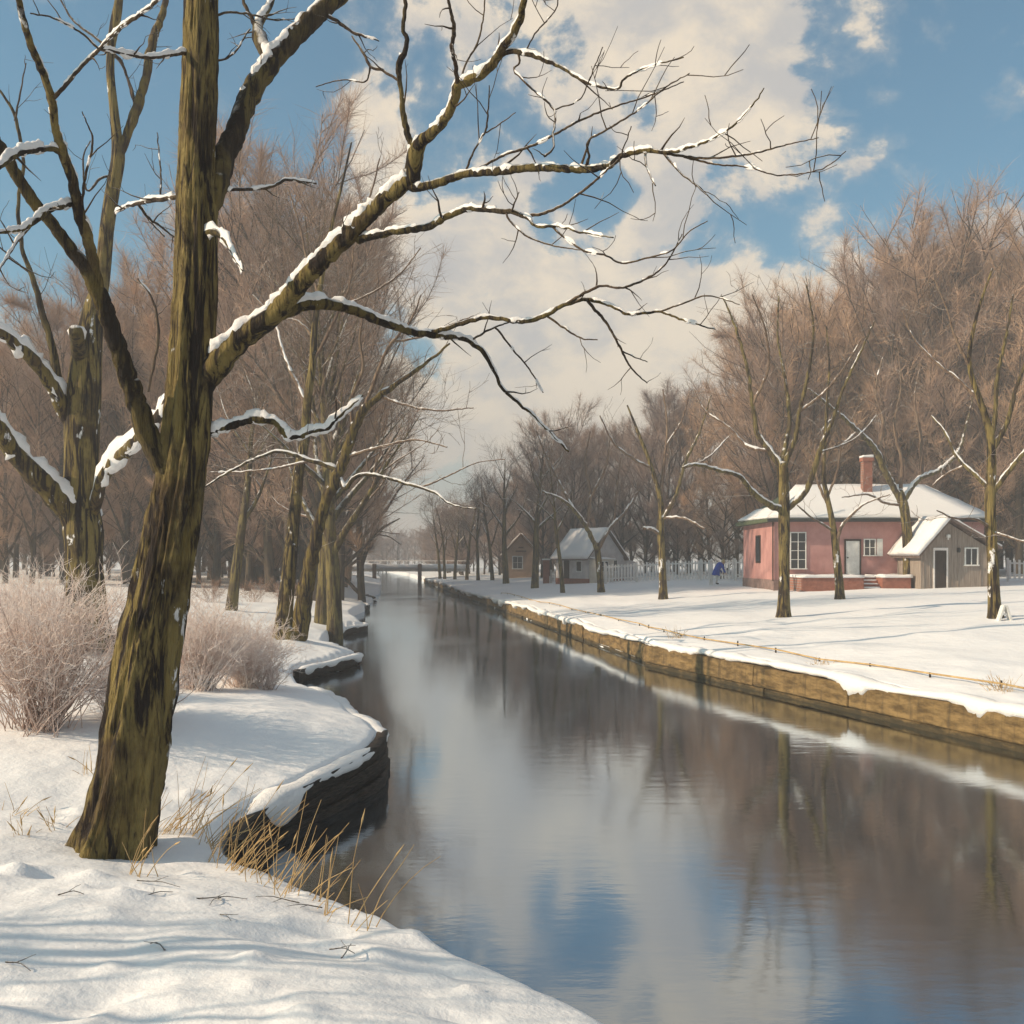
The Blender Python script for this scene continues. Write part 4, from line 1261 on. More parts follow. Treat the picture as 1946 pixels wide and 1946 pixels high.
# ---- grown trees
def grow(seed, h, r, fork=0.3, nl=6, lean=0.0, spread=(25, 50), twig_n=6, rmin=0.006, lev3=5, tlen=(0.10, 0.17)):
    """a bare tree grown by rule. returns trunk tubes, crown tubes, snow strips"""
    rng = random.Random(seed)
    T, Cn, sn = Tubes(), Tubes(), []
    K = 9
    P, d = twig_path((0, 0, -0.3), np.array([lean, 0, 1.0]), h * 0.92, rng, K, 0.07, 0.03)
    R = r * np.array([1.25, 1.0, .92, .8, .66, .5, .36, .2, .06])
    T.add(P, R, 10)
    arc = np.linspace(0, 1, K)
    for i in range(nl):
        t = fork + (0.93 - fork) * (i + rng.random() * .7) / nl
        p = np.array([np.interp(t, arc, P[:, k]) for k in range(3)])
        rr = float(np.interp(t, arc, R)) * 0.62
        L = h * rng.uniform(.30, .46) * (1.15 - 0.75 * t)
        az = i * 2.4 + rng.uniform(-.5, .5)
        a = RAD(rng.uniform(*spread))
        d = np.array([math.sin(a) * math.cos(az), math.sin(a) * math.sin(az), math.cos(a)])
        q, _ = twig_path(p, d, L, rng, 7, 0.16, 0.07)
        r1 = np.linspace(max(rr, rmin * 2), rmin, 7)
        T.add(q, r1, 7)
        sn += snow_runs(q, r1, rng, 0.75, 1.1, 0.35)
        ar2 = np.linspace(0, 1, 7)
        for j in range(twig_n):
            t2 = rng.uniform(.22, 1.0)
            p2 = np.array([np.interp(t2, ar2, q[:, k]) for k in range(3)])
            k0 = min(5, int(t2 * 6))
            tn = q[k0 + 1] - q[k0]
            tn /= np.linalg.norm(tn)
            L2 = L * rng.uniform(.32, .58) * (1.15 - .5 * t2)
            q2, _ = twig_path(p2, side_dir(tn, rng, (28, 60), 0.15), L2, rng, 5, 0.22, 0.06)
            r2 = np.linspace(max(float(np.interp(t2, ar2, r1)) * .6, rmin * 1.3), rmin * .8, 5)
            Cn.add(q2, r2, 5)
            sn += snow_runs(q2, r2, rng, 0.6, 1.1)
            for m_ in range(lev3):
                t3 = rng.uniform(.2, 1.0)
                p3 = np.array([np.interp(t3, np.linspace(0, 1, 5), q2[:, k]) for k in range(3)])
                k1 = min(3, int(t3 * 4))
                tn = q2[k1 + 1] - q2[k1]
                tn /= np.linalg.norm(tn)
                L3 = h * rng.uniform(*tlen) * .8
                q3, _ = twig_path(p3, side_dir(tn, rng, (25, 60), 0.15), L3, rng, 4, 0.25, 0.05)
                Cn.add(q3, np.linspace(rmin, rmin * .5, 4), 3)
                for _m in range(2):
                    t4 = rng.uniform(.3, .95)
                    p4 = np.array([np.interp(t4, np.linspace(0, 1, 4), q3[:, k]) for k in range(3)])
                    tn = q3[-1] - q3[0]
                    tn /= np.linalg.norm(tn)
                    q4, _ = twig_path(p4, side_dir(tn, rng, (25, 60), 0.1), L3 * rng.uniform(.35, .7), rng, 4, 0.25, 0.05)
                    Cn.add(q4, np.linspace(rmin * .8, rmin * .4, 4), 3)
    return T, Cn, sn


def grown_tree(name, label, x, y, seed, h, r, group, snow=True, **kw):
    T, Cn, sn = grow(seed, h, r, **kw)
    root = thing(name, label, 'tree', (x, y, gz(x, y)), group)
    tr = T.build('trunk', M['limb_far'], root)
    cr = Cn.build('crown', M['twig_far'], root)
    if snow:
        snow_mesh('snow_cover', sn, tr, (0, 0, 0))
    return root


G_R = 'bare trees along the right bank'


def place_u(u, D):
    return (u - U0) / F * D


grown_tree('bare_tree', 'thin straight bare tree just left of the grey house doorway', place_u(1070, 57), 57, 61, 9.0, 0.13, G_R, fork=.42, nl=7)
grown_tree('bare_tree', 'stout bare tree standing right of the little tan cottage', place_u(1016, 66), 66, 62, 11.0, 0.24, G_R, fork=.36, nl=9)
grown_tree('bare_tree', 'bare tree standing left of the little tan cottage', place_u(962, 80), 80, 63, 11.5, 0.24, G_R, fork=.36, nl=9)
far_small = [(936, 90, 10), (909, 92, 9.5), (887, 96, 10), (864, 100, 9), (845, 104, 9), (829, 110, 9.5)]
protoS = None
for k, (u, D, hh) in enumerate(far_small):
    x = max(place_u(u, D), float(right_x(D)) + 1.0)
    if protoS is None:
        protoS = grown_tree('bare_tree', 'small hazy bare tree in the row left of the tan cottage toward the bridge', x, D, 65, 10, 0.17, G_R, fork=.33, nl=8, rmin=0.009)
    else:
        c = copy_tree(protoS)
        c.location = (x, D, gz(x, D))
        c.rotation_euler = (0, 0, k * 1.3)
        c.scale = (hh / 10,) * 3

# left bank: slim trees standing clear of the wood
grown_tree('bare_tree', 'slim leaning bare tree between the leaning giant and the twin trunked tree', place_u(438, 36), 36, 71, 9.5, 0.19, 'trees on the left bank', fork=.35, nl=7, lean=0.13)
grown_tree('bare_tree', 'dark stout tree right behind the twin trunked tree, farther from the water', place_u(612, 35), 35, 72, 15.5, 0.25, 'trees on the left bank', fork=.24, nl=13, twig_n=8, snow=False)
grown_tree('bare_tree', 'dark brown tree nearest the water behind the twin trunked tree', place_u(636, 33.5), 33.5, 73, 13.5, 0.26, 'trees on the left bank', fork=.26, nl=13, twig_n=8, snow=False)
curved = [('trunk', None, 0.0, [(683, 1092, 9), (688, 1068, 8), (697, 1038, 7), (712, 1015, 6), (733, 1000, 4), (760, 985, 2.4)]),
          ('a', 'trunk', 1.0, [(697, 1040, 4), (700, 1000, 3), (715, 970, 2)]), ('b', 'trunk', -1.0, [(712, 1015, 4), (740, 1020, 3), (762, 1035, 2)])]
traced_tree('bare_tree', 'thin tree arching over the water beside the left end of the bridge', 84, curved, M['bark_main'], M['limb_far'], M['twig_far'], 77, 0.8, (0.9, (0.8, 2.0), 1), trunk_sides=8, rmin=0.012, flare=0.1)


# ---- the woods: five kinds of tall bare tree, copied
def wood_tree_arrays(seed, h, cr, n_tw, r):
    rng = random.Random(seed)
    rs = np.random.RandomState(seed)
    T = Tubes()
    P, _ = twig_path((0, 0, -0.4), (0, 0, 1), h * .95, rng, 8, 0.06, 0.03)
    T.add(P, r * np.array([1.2, 1, .9, .75, .58, .4, .22, .06]), 8)
    lim = []
    nl = 24
    for i in range(nl):
        t = 0.09 + 0.85 * (i + rng.random()) / nl
        p = np.array([np.interp(t, np.linspace(0, 1, 8), P[:, k]) for k in range(3)])
        prof = math.sin(math.pi * min(1, max(0.05, (t - 0.05) / 1.02)) ** 0.85)
        a = RAD(rng.uniform(28, 58))
        L = cr * (0.35 + 0.8 * prof) * rng.uniform(.85, 1.25) / max(.5, math.sin(a)) * 0.9
        az = i * 2.4 + rng.random()
        d = np.array([math.sin(a) * math.cos(az), math.sin(a) * math.sin(az), math.cos(a)])
        q, _ = twig_path(p, d, L, rng, 6, 0.14, 0.08)
        T.add(q, np.linspace(r * (1 - t) * .55 + .035, .016, 6), 5)
        lim.append(q)
        for j in range(6):
            t2 = rng.uniform(.2, .95)
            p2 = np.array([np.interp(t2, np.linspace(0, 1, 6), q[:, k]) for k in range(3)])
            tn = q[-1] - q[0]
            tn /= np.linalg.norm(tn)
            q2, _ = twig_path(p2, side_dir(tn, rng, (25, 55), .2), L * rng.uniform(.3, .6), rng, 6, .2, .05)
            T.add(q2, np.linspace(.028, .010, 6), 3)
            lim.append(q2)
    lim = np.stack(lim)
    # fine twigs: thin curved blades, three points each
    pw = rs.gamma(0.7, 1.0, len(lim)) + 0.06
    k = rs.choice(len(lim), n_tw, p=pw / pw.sum())
    t = rs.uniform(.15, 1.0, n_tw) * 5
    i0 = np.minimum(4, t.astype(int))
    f = (t - i0)[:, None]
    p = lim[k, i0] * (1 - f) + lim[k, i0 + 1] * f
    d = lim[k, i0 + 1] - lim[k, i0]
    d /= np.linalg.norm(d, axis=1, keepdims=True)
    rnd = rs.normal(size=(n_tw, 3))
    rnd /= np.linalg.norm(rnd, axis=1, keepdims=True)
    d = d * 0.65 + rnd * 0.95 + np.array([0, 0, .35])
    d /= np.linalg.norm(d, axis=1, keepdims=True)
    L = rs.uniform(.5, 1.5, n_tw)[:, None] * h / 17
    bend = rs.normal(size=(n_tw, 3)) * .2
    p1 = p + d * L * .5
    d2 = d + bend
    p2 = p1 + d2 / np.linalg.norm(d2, axis=1, keepdims=True) * L * .5
    sd = np.cross(d, rs.normal(size=(n_tw, 3)))
    sd /= np.linalg.norm(sd, axis=1, keepdims=True)
    wd = rs.uniform(.0035, .010, n_tw)[:, None] * h / 17
    V = np.stack([p - sd * wd, p + sd * wd, p1 - sd * wd * .75, p1 + sd * wd * .75, p2], 1).reshape(-1, 3)
    b0 = np.arange(n_tw) * 5
    Q = np.stack([b0, b0 + 1, b0 + 3, b0 + 2], 1)
    Tr = np.stack([b0 + 2, b0 + 3, b0 + 4], 1)
    return T, V, Q, Tr


KIND = []
for k, (h, cr, n, r) in enumerate([(17, 3.6, 13000, .20), (20, 4.2, 15000, .24), (15, 3.3, 12000, .17), (18, 4.4, 15000, .22), (22, 4.0, 16000, .25)]):
    T, V, Q, Tr = wood_tree_arrays(100 + k, h, cr, n, r)
    KIND.append((h, T, V, Q, Tr))
PROTO = {}


def wood_tree(x, y, h, kind, side, rot, wide=1.0):
    lab, grp, cm = WOODS[side]
    key = (kind, side)
    z = gz(x, y) - 0.05
    if key not in PROTO:
        kh, T, V, Q, Tr = KIND[kind]
        root = thing('wood_tree', lab, 'tree', (x, y, z), grp)
        T.build('trunk', M['trunk_wood'], root)
        mesh_np('crown', V, [Q, Tr], M[cm], root, True)
        PROTO[key] = root
    else:
        root = copy_tree(PROTO[key])
        root.location = (x, y, z)
    s = h * 0.87 / KIND[kind][0]
    root.scale = (s * wide, s * wide, s)
    root.rotation_euler = (0, 0, rot)
    return root


WOODS = {
    'left': ('tall hazy bare tree of the brown wood behind the left bank', 'trees of the wood behind the left bank', 'crown_brown'),
    'leftfar': ('hazy bare tree in the left bank row receding toward the bridge', 'trees of the row receding along the left bank', 'crown_brown'),
    'right': ('tall brown bare tree of the wood behind the pink house and fence', 'trees of the wood behind the pink house', 'crown_brown'),
    'rightfar': ('hazy mauve bare tree of the wood receding beyond the grey house', 'trees of the wood receding beyond the grey house', 'crown_mauve'),
    'leftlow': ('low young tree filling the foot of the brown wood behind the left bank', 'young trees at the foot of the left wood', 'crown_mauve'),
    'rightlow': ('low young tree filling the foot of the wood behind the pink house', 'young trees at the foot of the right wood', 'crown_mauve'),
    'end': ('small bluish tree of the far wood closing the canal beyond the bridge', 'trees of the far wood beyond the bridge', 'crown_mauve'),
}
rw = random.Random(9)


def wt(u, D, h, side, wide=1.0, jx=0.0):
    x = place_u(u, D) + jx
    wood_tree(x, D, h, rw.randrange(5), side, rw.random() * 6.28, wide)


# left wood: the tall ones first (they make the skyline), then the mass behind
for (u, D, vtop) in [(600, 42, 150), (645, 40, 230), (560, 44, 230), (690, 43, 330), (735, 47, 400), (505, 47, 280), (455, 48, 360), (410, 50, 420), (350, 52, 520), (290, 49, 450), (240, 50, 470),
                     (180, 48, 540), (120, 47, 520), (60, 46, 620), (10, 46, 640), (-50, 45, 600), (670, 52, 420), (620, 55, 330), (540, 56, 400), (480, 58, 430), (330, 57, 480), (150, 55, 560),
                     (30, 54, 600), (-90, 52, 560), (700, 60, 560), (400, 60, 430), (250, 60, 540), (90, 58, 580), (570, 62, 420), (-20, 60, 600)]:
    D *= 1.22
    wt(u - 45 * (u > 480), D, (V0 - vtop) / F * D + H - 1.1, 'left', 0.95)
for (u, D, vtop) in [(440, 66, 560), (500, 68, 520), (560, 70, 540), (620, 69, 560), (350, 67, 600), (260, 68, 600), (170, 66, 620), (80, 66, 640), (0, 66, 640), (660, 72, 600)]:
    D *= 1.22
    wt(u, D, (V0 - vtop) / F * D + H - 1.1, 'left', 1.2)
for k in range(22):
    u, D = -60 + k * 32 + rw.uniform(-10, 10), rw.uniform(92, 112)
    wt(u, D, rw.uniform(13, 18), 'left', 1.5)
for D, hmax in ((54, 16), (60, 13.5), (66, 10.5), (72, 8), (84, 7), (95, 6), (108, 6), (124, 6), (142, 6.5), (165, 7)):
    xe = float(left_x(D))
    for k, off in enumerate((6.2, 10.0, 14.5)):
        x = xe - off - rw.random() * 1.2
        wood_tree(x, D + k * 2.5, (hmax + k * 1.0) * rw.uniform(.85, 1.05), rw.randrange(5), 'leftfar', rw.random() * 6.28, 0.95 if hmax > 8 else 1.3)
# low young growth closing the view under the crowns
for k in range(30):
    wt(-110 + k * 26 + rw.uniform(-9, 9), rw.uniform(64, 88), rw.uniform(4.2, 7.0), 'leftlow', 1.6)
for k in range(30):
    wt(1290 + k * 26 + rw.uniform(-9, 9), rw.uniform(64, 92), rw.uniform(4.5, 7.5), 'rightlow', 1.6)
for k in range(22):
    D = rw.uniform(115, 190)
    x = float(right_x(D)) + rw.uniform(4, 11)
    wood_tree(x, D, rw.uniform(7, 11), rw.randrange(5), 'rightfar', rw.random() * 6.28, 1.7)
for k in range(22):
    D = rw.uniform(88, 150)
    x = float(right_x(D)) + rw.uniform(12, 22)
    wood_tree(x, D, rw.uniform(5, 8), rw.randrange(5), 'rightfar', rw.random() * 6.28, 2.0)
# right wood behind the houses
for (u, D, vtop) in [(1445, 66, 620), (1470, 64, 560), (1490, 66, 510), (1540, 64, 520), (1590, 65, 500), (1640, 66, 520), (1690, 62, 430), (1740, 63, 360), (1790, 62, 380), (1840, 61, 350), (1890, 62, 420), (1940, 60, 390),
                     (1990, 60, 400), (2050, 59, 420), (1420, 72, 620), (1470, 72, 560), (1520, 73, 540), (1570, 74, 530), (1620, 74, 540), (1670, 72, 480), (1720, 72, 420), (1770, 72, 420), (1820, 72, 400), (1870, 72, 420),
                     (1920, 70, 420), (1980, 70, 430), (1400, 74, 700), (1350, 80, 740), (1310, 84, 760), (1500, 82, 600), (1600, 82, 580), (1700, 82, 520), (1800, 82, 470), (1900, 82, 480), (2110, 64, 400), (2170, 60, 420)]:
    wt(u, D, (V0 - vtop) / F * D + H - 1.4, 'right', 0.95)
for (u, D, vtop) in [(1265, 84, 700), (1225, 88, 760), (1180, 90, 790), (1130, 92, 780), (1085, 94, 740), (1045, 98, 770), (1010, 104, 830), (980, 108, 870), (950, 116, 890), (920, 124, 915), (892, 134, 940), (868, 144, 960),
                     (845, 158, 980), (825, 175, 995), (1330, 90, 700), (1280, 94, 720), (1150, 100, 800), (1100, 106, 790), (1200, 98, 790), (1050, 112, 820), (1000, 118, 870), (960, 128, 905), (930, 138, 925), (900, 150, 950),
                     (870, 165, 975), (1240, 104, 780), (845, 188, 1000), (1090, 84, 800), (1030, 90, 840)]:
    wt(u, D, (V0 - vtop) / F * D + H - 1.3, 'rightfar', 1.05)
for k in range(16):
    u = 690 + k * 9 + rw.uniform(-4, 4)
    D = rw.uniform(225, 275)
    wt(u, D, rw.uniform(7, 10.5) * (1.25 if u < 735 else 1.0), 'end', 1.3)

# a bare tree standing outside the view on the left: its branches throw the streaks of shade over the near snow
grown_tree('bare_tree', 'bare tree standing outside the view, left of the near snow', -6.6, 3.7, 83, 5.6, 0.085, None, fork=.12, nl=13, twig_n=5, lev3=3)

# ------------------------------------------------------------------ shrubs and grass
def shrub(name, label, x, y, h, w, n, seed, mtw, mst, lean=0.0):
    rng = random.Random(seed)
    root = thing(name, label, 'shrub', (x, y, gz(x, y)))
    A, Bt = Tubes(), Tubes()
    for i in range(n):
        a = rng.random() * 6.283
        sp = rng.random() ** 0.6
        d = np.array([math.cos(a) * sp * w / h + lean, math.sin(a) * sp * w / h, 1.0])
        L = h * rng.uniform(.65, 1.08) * math.sqrt(1 + (sp * w / h) ** 2 * .5)
        p0 = (rng.gauss(0, .12) * w, rng.gauss(0, .12) * w, -.06)
        q, _ = twig_path(p0, d / np.linalg.norm(d), L, rng, 6, 0.20, -0.01)
        A.add(q, np.linspace(.0070, .0026, 6), 4)
        for j in range(7):
            t = rng.uniform(.25, .95)
            p = np.array([np.interp(t, np.linspace(0, 1, 6), q[:, k]) for k in range(3)])
            tn = q[-1] - q[0]
            tn /= np.linalg.norm(tn)
            q2, _ = twig_path(p, side_dir(tn, rng, (25, 75), .12), L * rng.uniform(.15, .36), rng, 4, .34, .0)
            Bt.add(q2, np.linspace(.0034, .0016, 4), 3)
            for m_ in range(3):
                t2 = rng.uniform(.3, .95)
                p2 = np.array([np.interp(t2, np.linspace(0, 1, 4), q2[:, k]) for k in range(3)])
                q3, _ = twig_path(p2, side_dir(tn, rng, (20, 85), .1), L * rng.uniform(.06, .16), rng, 3, .3, .0)
                Bt.add(q3, np.linspace(.0026, .0013, 3), 3)
    A.build('stems', mst, root)
    Bt.build('twigs', mtw, root)
    return root


shrub('frosted_shrub', 'large pinkish frosted shrub at the left edge behind the leaning giant', -4.85, 10.4, 1.52, 1.15, 180, 1, M['shrub_pink'], M['shrub_dark'])
shrub('frosted_shrub', 'second pale pink shrub, cut by the left edge in front of the old tree', -6.1, 12.4, 1.45, 1.0, 130, 2, M['shrub_pink'], M['shrub_pink'])
shrub('frosted_shrub', 'low pink shrub touching the left side of the leaning giant', -4.15, 11.0, 0.75, 0.7, 110, 3, M['shrub_pink'], M['shrub_dark'])
shrub('frosted_shrub', 'tan shrub right behind the leaning giant on the snowy bank', -4.55, 14.6, 1.25, 1.05, 210, 4, M['shrub_pink'], M['shrub_pink'])
shrub('frosted_shrub', 'low pale shrub between the leaning giant and the twin trunked tree', -4.15, 15.6, 1.05, 0.95, 170, 5, M['shrub_pink'], M['shrub_pink'])
shrub('frosted_shrub', 'small dark rooted shrub at the inner curve of the left bank', -3.75, 15.4, 0.42, 0.35, 30, 6, M['shrub_pink'], M['shrub_dark'])
for k, (u, D) in enumerate([(250, 30), (330, 33), (400, 40), (480, 43), (60, 24), (150, 27), (-10, 20), (540, 45)]):
    x = place_u(u, D)
    shrub('undergrowth_shrub', ['rusty low shrub left of the leaning giant at the wood edge', 'rusty low shrub hidden behind the leaning giant', 'rusty low shrub beside the slim leaning tree', 'rusty low shrub left of the twin trunked tree',
          'pale shrub behind the old tree at the left', 'pale shrub right behind the old tree trunk', 'pale shrub at the left edge behind the big pink shrub', 'rusty low shrub at the wood edge behind the twin trunked tree'][k],
          x, D, 1.1, 1.3, 36, 20 + k, M['litter'] if k in (0, 1, 2, 3, 7) else M['shrub_pink'], M['shrub_dark'])


def tuft(label, x, y, h, n, seed, lean=(0.0, 0.0), spread=0.16, group=None, foot=0.05):
    rng = random.Random(seed)
    root = thing('dry_grass_tuft', label, 'grass', (x, y, gz(x, y)), group)
    A = Hd = Tubes()
    for i in range(n):
        d = np.array([rng.gauss(lean[0], spread * 2.0), rng.gauss(lean[1], spread * 2.0), 1.0])
        L = h * rng.uniform(.5, 1.1)
        q, dd = twig_path((rng.gauss(0, foot), rng.gauss(0, foot), -.08), d / np.linalg.norm(d), L, rng, 6, 0.10, -0.05 - rng.random() * .06)
        A.add(q, np.linspace(.0040, .0016, 6), 4)
        if rng.random() < .3:
            Hd.add([q[-1] - dd * .09, q[-1] - dd * .05, q[-1] + dd * .02], [.002, .007, .001], 5)
    A.build('stalks', M['straw'], root)
    return root


rt_ = random.Random(77)
for k in range(14):
    x, y = rt_.uniform(-3.2, -0.3), rt_.uniform(4.4, 6.9)
    if x > float(left_x(y)) - 0.25:
        continue
    tw_root = thing('fallen_twig', 'thin dark broken twig lying on the near snow below the leaning giant', 'twig', (x, y, gz(x, y)), 'broken twigs lying on the near snow')
    T_ = Tubes()
    a = rt_.uniform(0, 6.28)
    q, _ = twig_path((0, 0, .012), (math.cos(a), math.sin(a), .05), rt_.uniform(.14, .34), rt_, 6, .18, -.02)
    q[:, 2] = np.array([gz(x + p_[0], y + p_[1]) - gz(x, y) for p_ in q]) + np.array([.006, .012, .02, .024, .016, .006])
    T_.add(q, np.linspace(.0045, .002, 6), 5)
    q2, _ = twig_path(q[2], (math.cos(a + .7), math.sin(a + .7), .15), .09, rt_, 4, .15, 0)
    T_.add(q2, np.linspace(.003, .0015, 4), 4)
    T_.build('stem', M['twig'], tw_root)
GE = 'dry grass tufts along the near bank edge'
LE = 'dry straw tuft leaning over the near bank edge right of the leaning giant'
for k, (u, v) in enumerate([(290, 1600), (330, 1600), (372, 1602), (400, 1615), (430, 1640), (455, 1655), (480, 1668), (525, 1690), (560, 1705), (610, 1722), (640, 1745), (700, 1770)]):
    D = (H - 0.36) * F / (v - V0)
    x = place_u(u, D) - 0.06
    tuft(LE, x, D, 0.46 + 0.13 * (k % 3), 13 if k < 9 else 6, 200 + k, (0.42, 0.1), 0.15, GE, 0.06)
for k, (u, v, h, lab) in enumerate([(100, 1560, .30, 'small straw tuft in the snow left of the leaning giant, with V shaped blades'), (22, 1545, .34, 'single straw tuft at the left edge below the big pink shrub'), (45, 1580, .22, 'short thin straw tuft nearest the left edge of the photo'),
                                    (265, 1630, .5, 'straw tuft right against the foot of the leaning giant'), (165, 1485, .4, 'pale straw stalks between the big pink shrub and the leaning giant')]):
    D = (H - 0.58) * F / (v - V0)
    tuft(lab, place_u(u, D), D, h, 10, 230 + k, (0.1, 0.0), 0.2)
for k, (u, D, h, lab) in enumerate([(1284, 25.6, .42, 'brown grass tuft on the right bank where the wall steps'), (1905, 15.2, .38, 'brown grass tuft on the right bank rail at the photo edge'), (1560, 19.5, .2, 'tiny brown grass tuft midway along the right bank rail')]):
    tuft(lab, place_u(u, D), D, h, 34, 240 + k, (0, 0), 0.22, None, 0.10)

# ------------------------------------------------------------------ buildings
def snow_slab(name, poly, thick, parent, over=0.0, seed=0, m=None):
    """a lumpy slab of snow over a planar polygon (list of 3D points)"""
    pts = [Vector(p) for p in poly]
    n = (pts[1] - pts[0]).cross(pts[2] - pts[0]).normalized()
    if n.z < 0:
        pts = pts[::-1]
        n = -n
    bm = bmesh.new()
    vs = [bm.verts.new(p) for p in pts]
    bm.faces.new(vs)
    bmesh.ops.subdivide_edges(bm, edges=list(bm.edges), cuts=9, use_grid_fill=True)
    if len(pts) == 3:
        bmesh.ops.triangulate(bm, faces=list(bm.faces))
    r = bmesh.ops.extrude_face_region(bm, geom=list(bm.faces))
    for v in [e for e in r['geom'] if isinstance(e, bmesh.types.BMVert)]:
        k = mnoise.noise(Vector((v.co.x * 1.3 + seed, v.co.y * 1.3, v.co.z * 1.3)))
        v.co += n * thick * (1 + 0.6 * k)
    bmesh.ops.recalc_face_normals(bm, faces=list(bm.faces))
    me = bpy.data.meshes.new(name)
    bm.to_mesh(me)
    bm.free()
    me.polygons.foreach_set('use_smooth', np.ones(len(me.polygons), dtype=bool))
    o = bpy.data.objects.new(name, me)
    C.objects.link(o)
    me.materials.append(m or M['capsnow'])
    o.parent = parent
    return o


def window(parent, x0, x1, z0, z1, y, bars=(1, 2), fw=0.05, m=None):
    """a framed window in a wall facing -y: frame with a pane and glazing bars"""
    b = Boxes()
    b.box(x0 - fw, x1 + fw, y - .05, y + .02, z1, z1 + fw)
    b.box(x0 - fw - .03, x1 + fw + .03, y - .09, y + .02, z0 - fw, z0)
    b.box(x0 - fw, x0, y - .05, y + .02, z0, z1)
    b.box(x1, x1 + fw, y - .05, y + .02, z0, z1)
    f = b.build('window', m or M['white_paint'], parent)
    Boxes().box(x0, x1, y - .022, y - .004, z0, z1).build('pane', M['glass'], f)
    g_ = Boxes()
    for k in range(bars[0]):
        xc = x0 + (x1 - x0) * (k + 1) / (bars[0] + 1)
        g_.box(xc - .02, xc + .02, y - .045, y - .024, z0, z1)
    for k in range(bars[1]):
        zc = z0 + (z1 - z0) * (k + 1) / (bars[1] + 1)
        g_.box(x0, x1, y - .042, y - .026, zc - .013, zc + .013)
    if bars != (0, 0):
        g_.build('glazing_bars', m or M['white_paint'], f)
    return f


# ---- pink house
HX0, HX1, HY0, HY1 = 12.5, 22.5, 48.0, 54.4
zg = 1.15
ph = thing('pink_house', 'long pink plastered house with a snowy hipped roof and brick chimney', 'house', (HX0, HY0, zg))
ew, rz, ov = 3.46, 5.25, 0.36
Lx, Ly = HX1 - HX0, HY1 - HY0
Boxes().box(0, Lx, 0, Ly, 0.55, ew).build('wall', M['pink'], ph)
Boxes().box(-.04, Lx + .04, -.04, Ly + .04, -.5, 0.55).build('plinth', M['plinth'], ph)
rb = Boxes()
e = [(-ov, -ov, ew), (Lx + ov, -ov, ew), (Lx + ov, Ly + ov, ew), (-ov, Ly + ov, ew)]
r0, r1 = (1.9, Ly / 2, rz), (Lx - 1.6, Ly / 2, rz)
e2 = [(x, y, z - .14) for x, y, z in e]
rb.solid(e + [r0, r1] + e2, [(0, 1, 5, 4), (1, 2, 5), (2, 3, 4, 5), (3, 0, 4), (6, 9, 8, 7), (0, 6, 7, 1), (1, 7, 8, 2), (2, 8, 9, 3), (3, 9, 6, 0)])
roof = rb.build('roof', M['green_tile'], ph)
snow_slab('snow_cover', [e[0], e[1], r1, r0], .11, roof, seed=2)
snow_slab('snow_cover', [e[1], e[2], r1], .11, roof, seed=5)
sl = [Vector(e[3]).lerp(Vector(r0), .06), Vector(e[3]).lerp(Vector(r0), .35), Vector(e[0]).lerp(Vector(r0), .35), Vector(e[0]).lerp(Vector(r0), .0)]
snow_slab('snow_cover', [tuple(v) for v in sl], .08, roof, seed=8)
Boxes().box(-ov - .06, Lx + ov + .06, -ov - .10, -ov, ew - .16, ew - .02).build('gutter', M['iron'], ph)
ch = Boxes().box(5.06, 5.50, 2.3, 2.74, 4.2, 6.45).box(5.01, 5.55, 2.25, 2.79, 6.45, 6.62).build('chimney', M['brick'], roof)
snow_slab('snow_cover', [(5.01, 2.25, 6.625), (5.55, 2.25, 6.625), (5.55, 2.79, 6.625), (5.01, 2.79, 6.625)], .10, ch, seed=3)


def hx(u, D=48.0):
    return place_u(u, D) - HX0


def hz_(v, D=48.0):
    return H + (V0 - v) / F * D - zg


window(ph, hx(1503), hx(1530), hz_(1080), hz_(1013), 0, (1, 3))
window(ph, hx(1643), hx(1662), hz_(1055), hz_(1026), 0, (1, 1))
Boxes().box(hx(1666), hx(1677), -.06, -.01, hz_(1057), hz_(1024)).build('shutter', M['white_paint'], ph, 0.008)
d = Boxes().box(hx(1607), hx(1633), -.05, .0, hz_(1092), hz_(1028)).build('door', M['white_paint'], ph, 0.01)
dz0, dz1 = hz_(1092), hz_(1028)
Boxes().box(hx(1607) + .10, hx(1633) - .10, -.065, -.052, dz0 + .15, dz0 + .75).box(hx(1607) + .10, hx(1633) - .10, -.065, -.052, dz0 + .85, dz1 - .12).build('door_panel', M['white_paint'], d)
Boxes().box(hx(1609), hx(1609) + .05, -.11, -.052, dz0 + .78, dz0 + .84).build('handle', M['iron'], d)
Boxes().box(hx(1607) - .07, hx(1607), -.07, .01, dz0, dz1 + .08).box(hx(1633), hx(1633) + .07, -.07, .01, dz0, dz1 + .08).box(hx(1607) - .0, hx(1633), -.07, .01, dz1, dz1 + .08).build('door_frame', M['dark_wood'], ph)
# window in the sunlit left end
b = Boxes().box(-.03, .02, 2.6, 3.6, 1.35, 2.75)
lw_ = b.build('window', M['dark_wood'], ph)
Boxes().box(-.045, -.032, 2.68, 3.52, 1.43, 2.67).build('pane', M['glass'], lw_)
Boxes().box(-.10, -.045, -.05, .0, .5, ew - .15).build('downpipe', M['dark_wood'], ph)

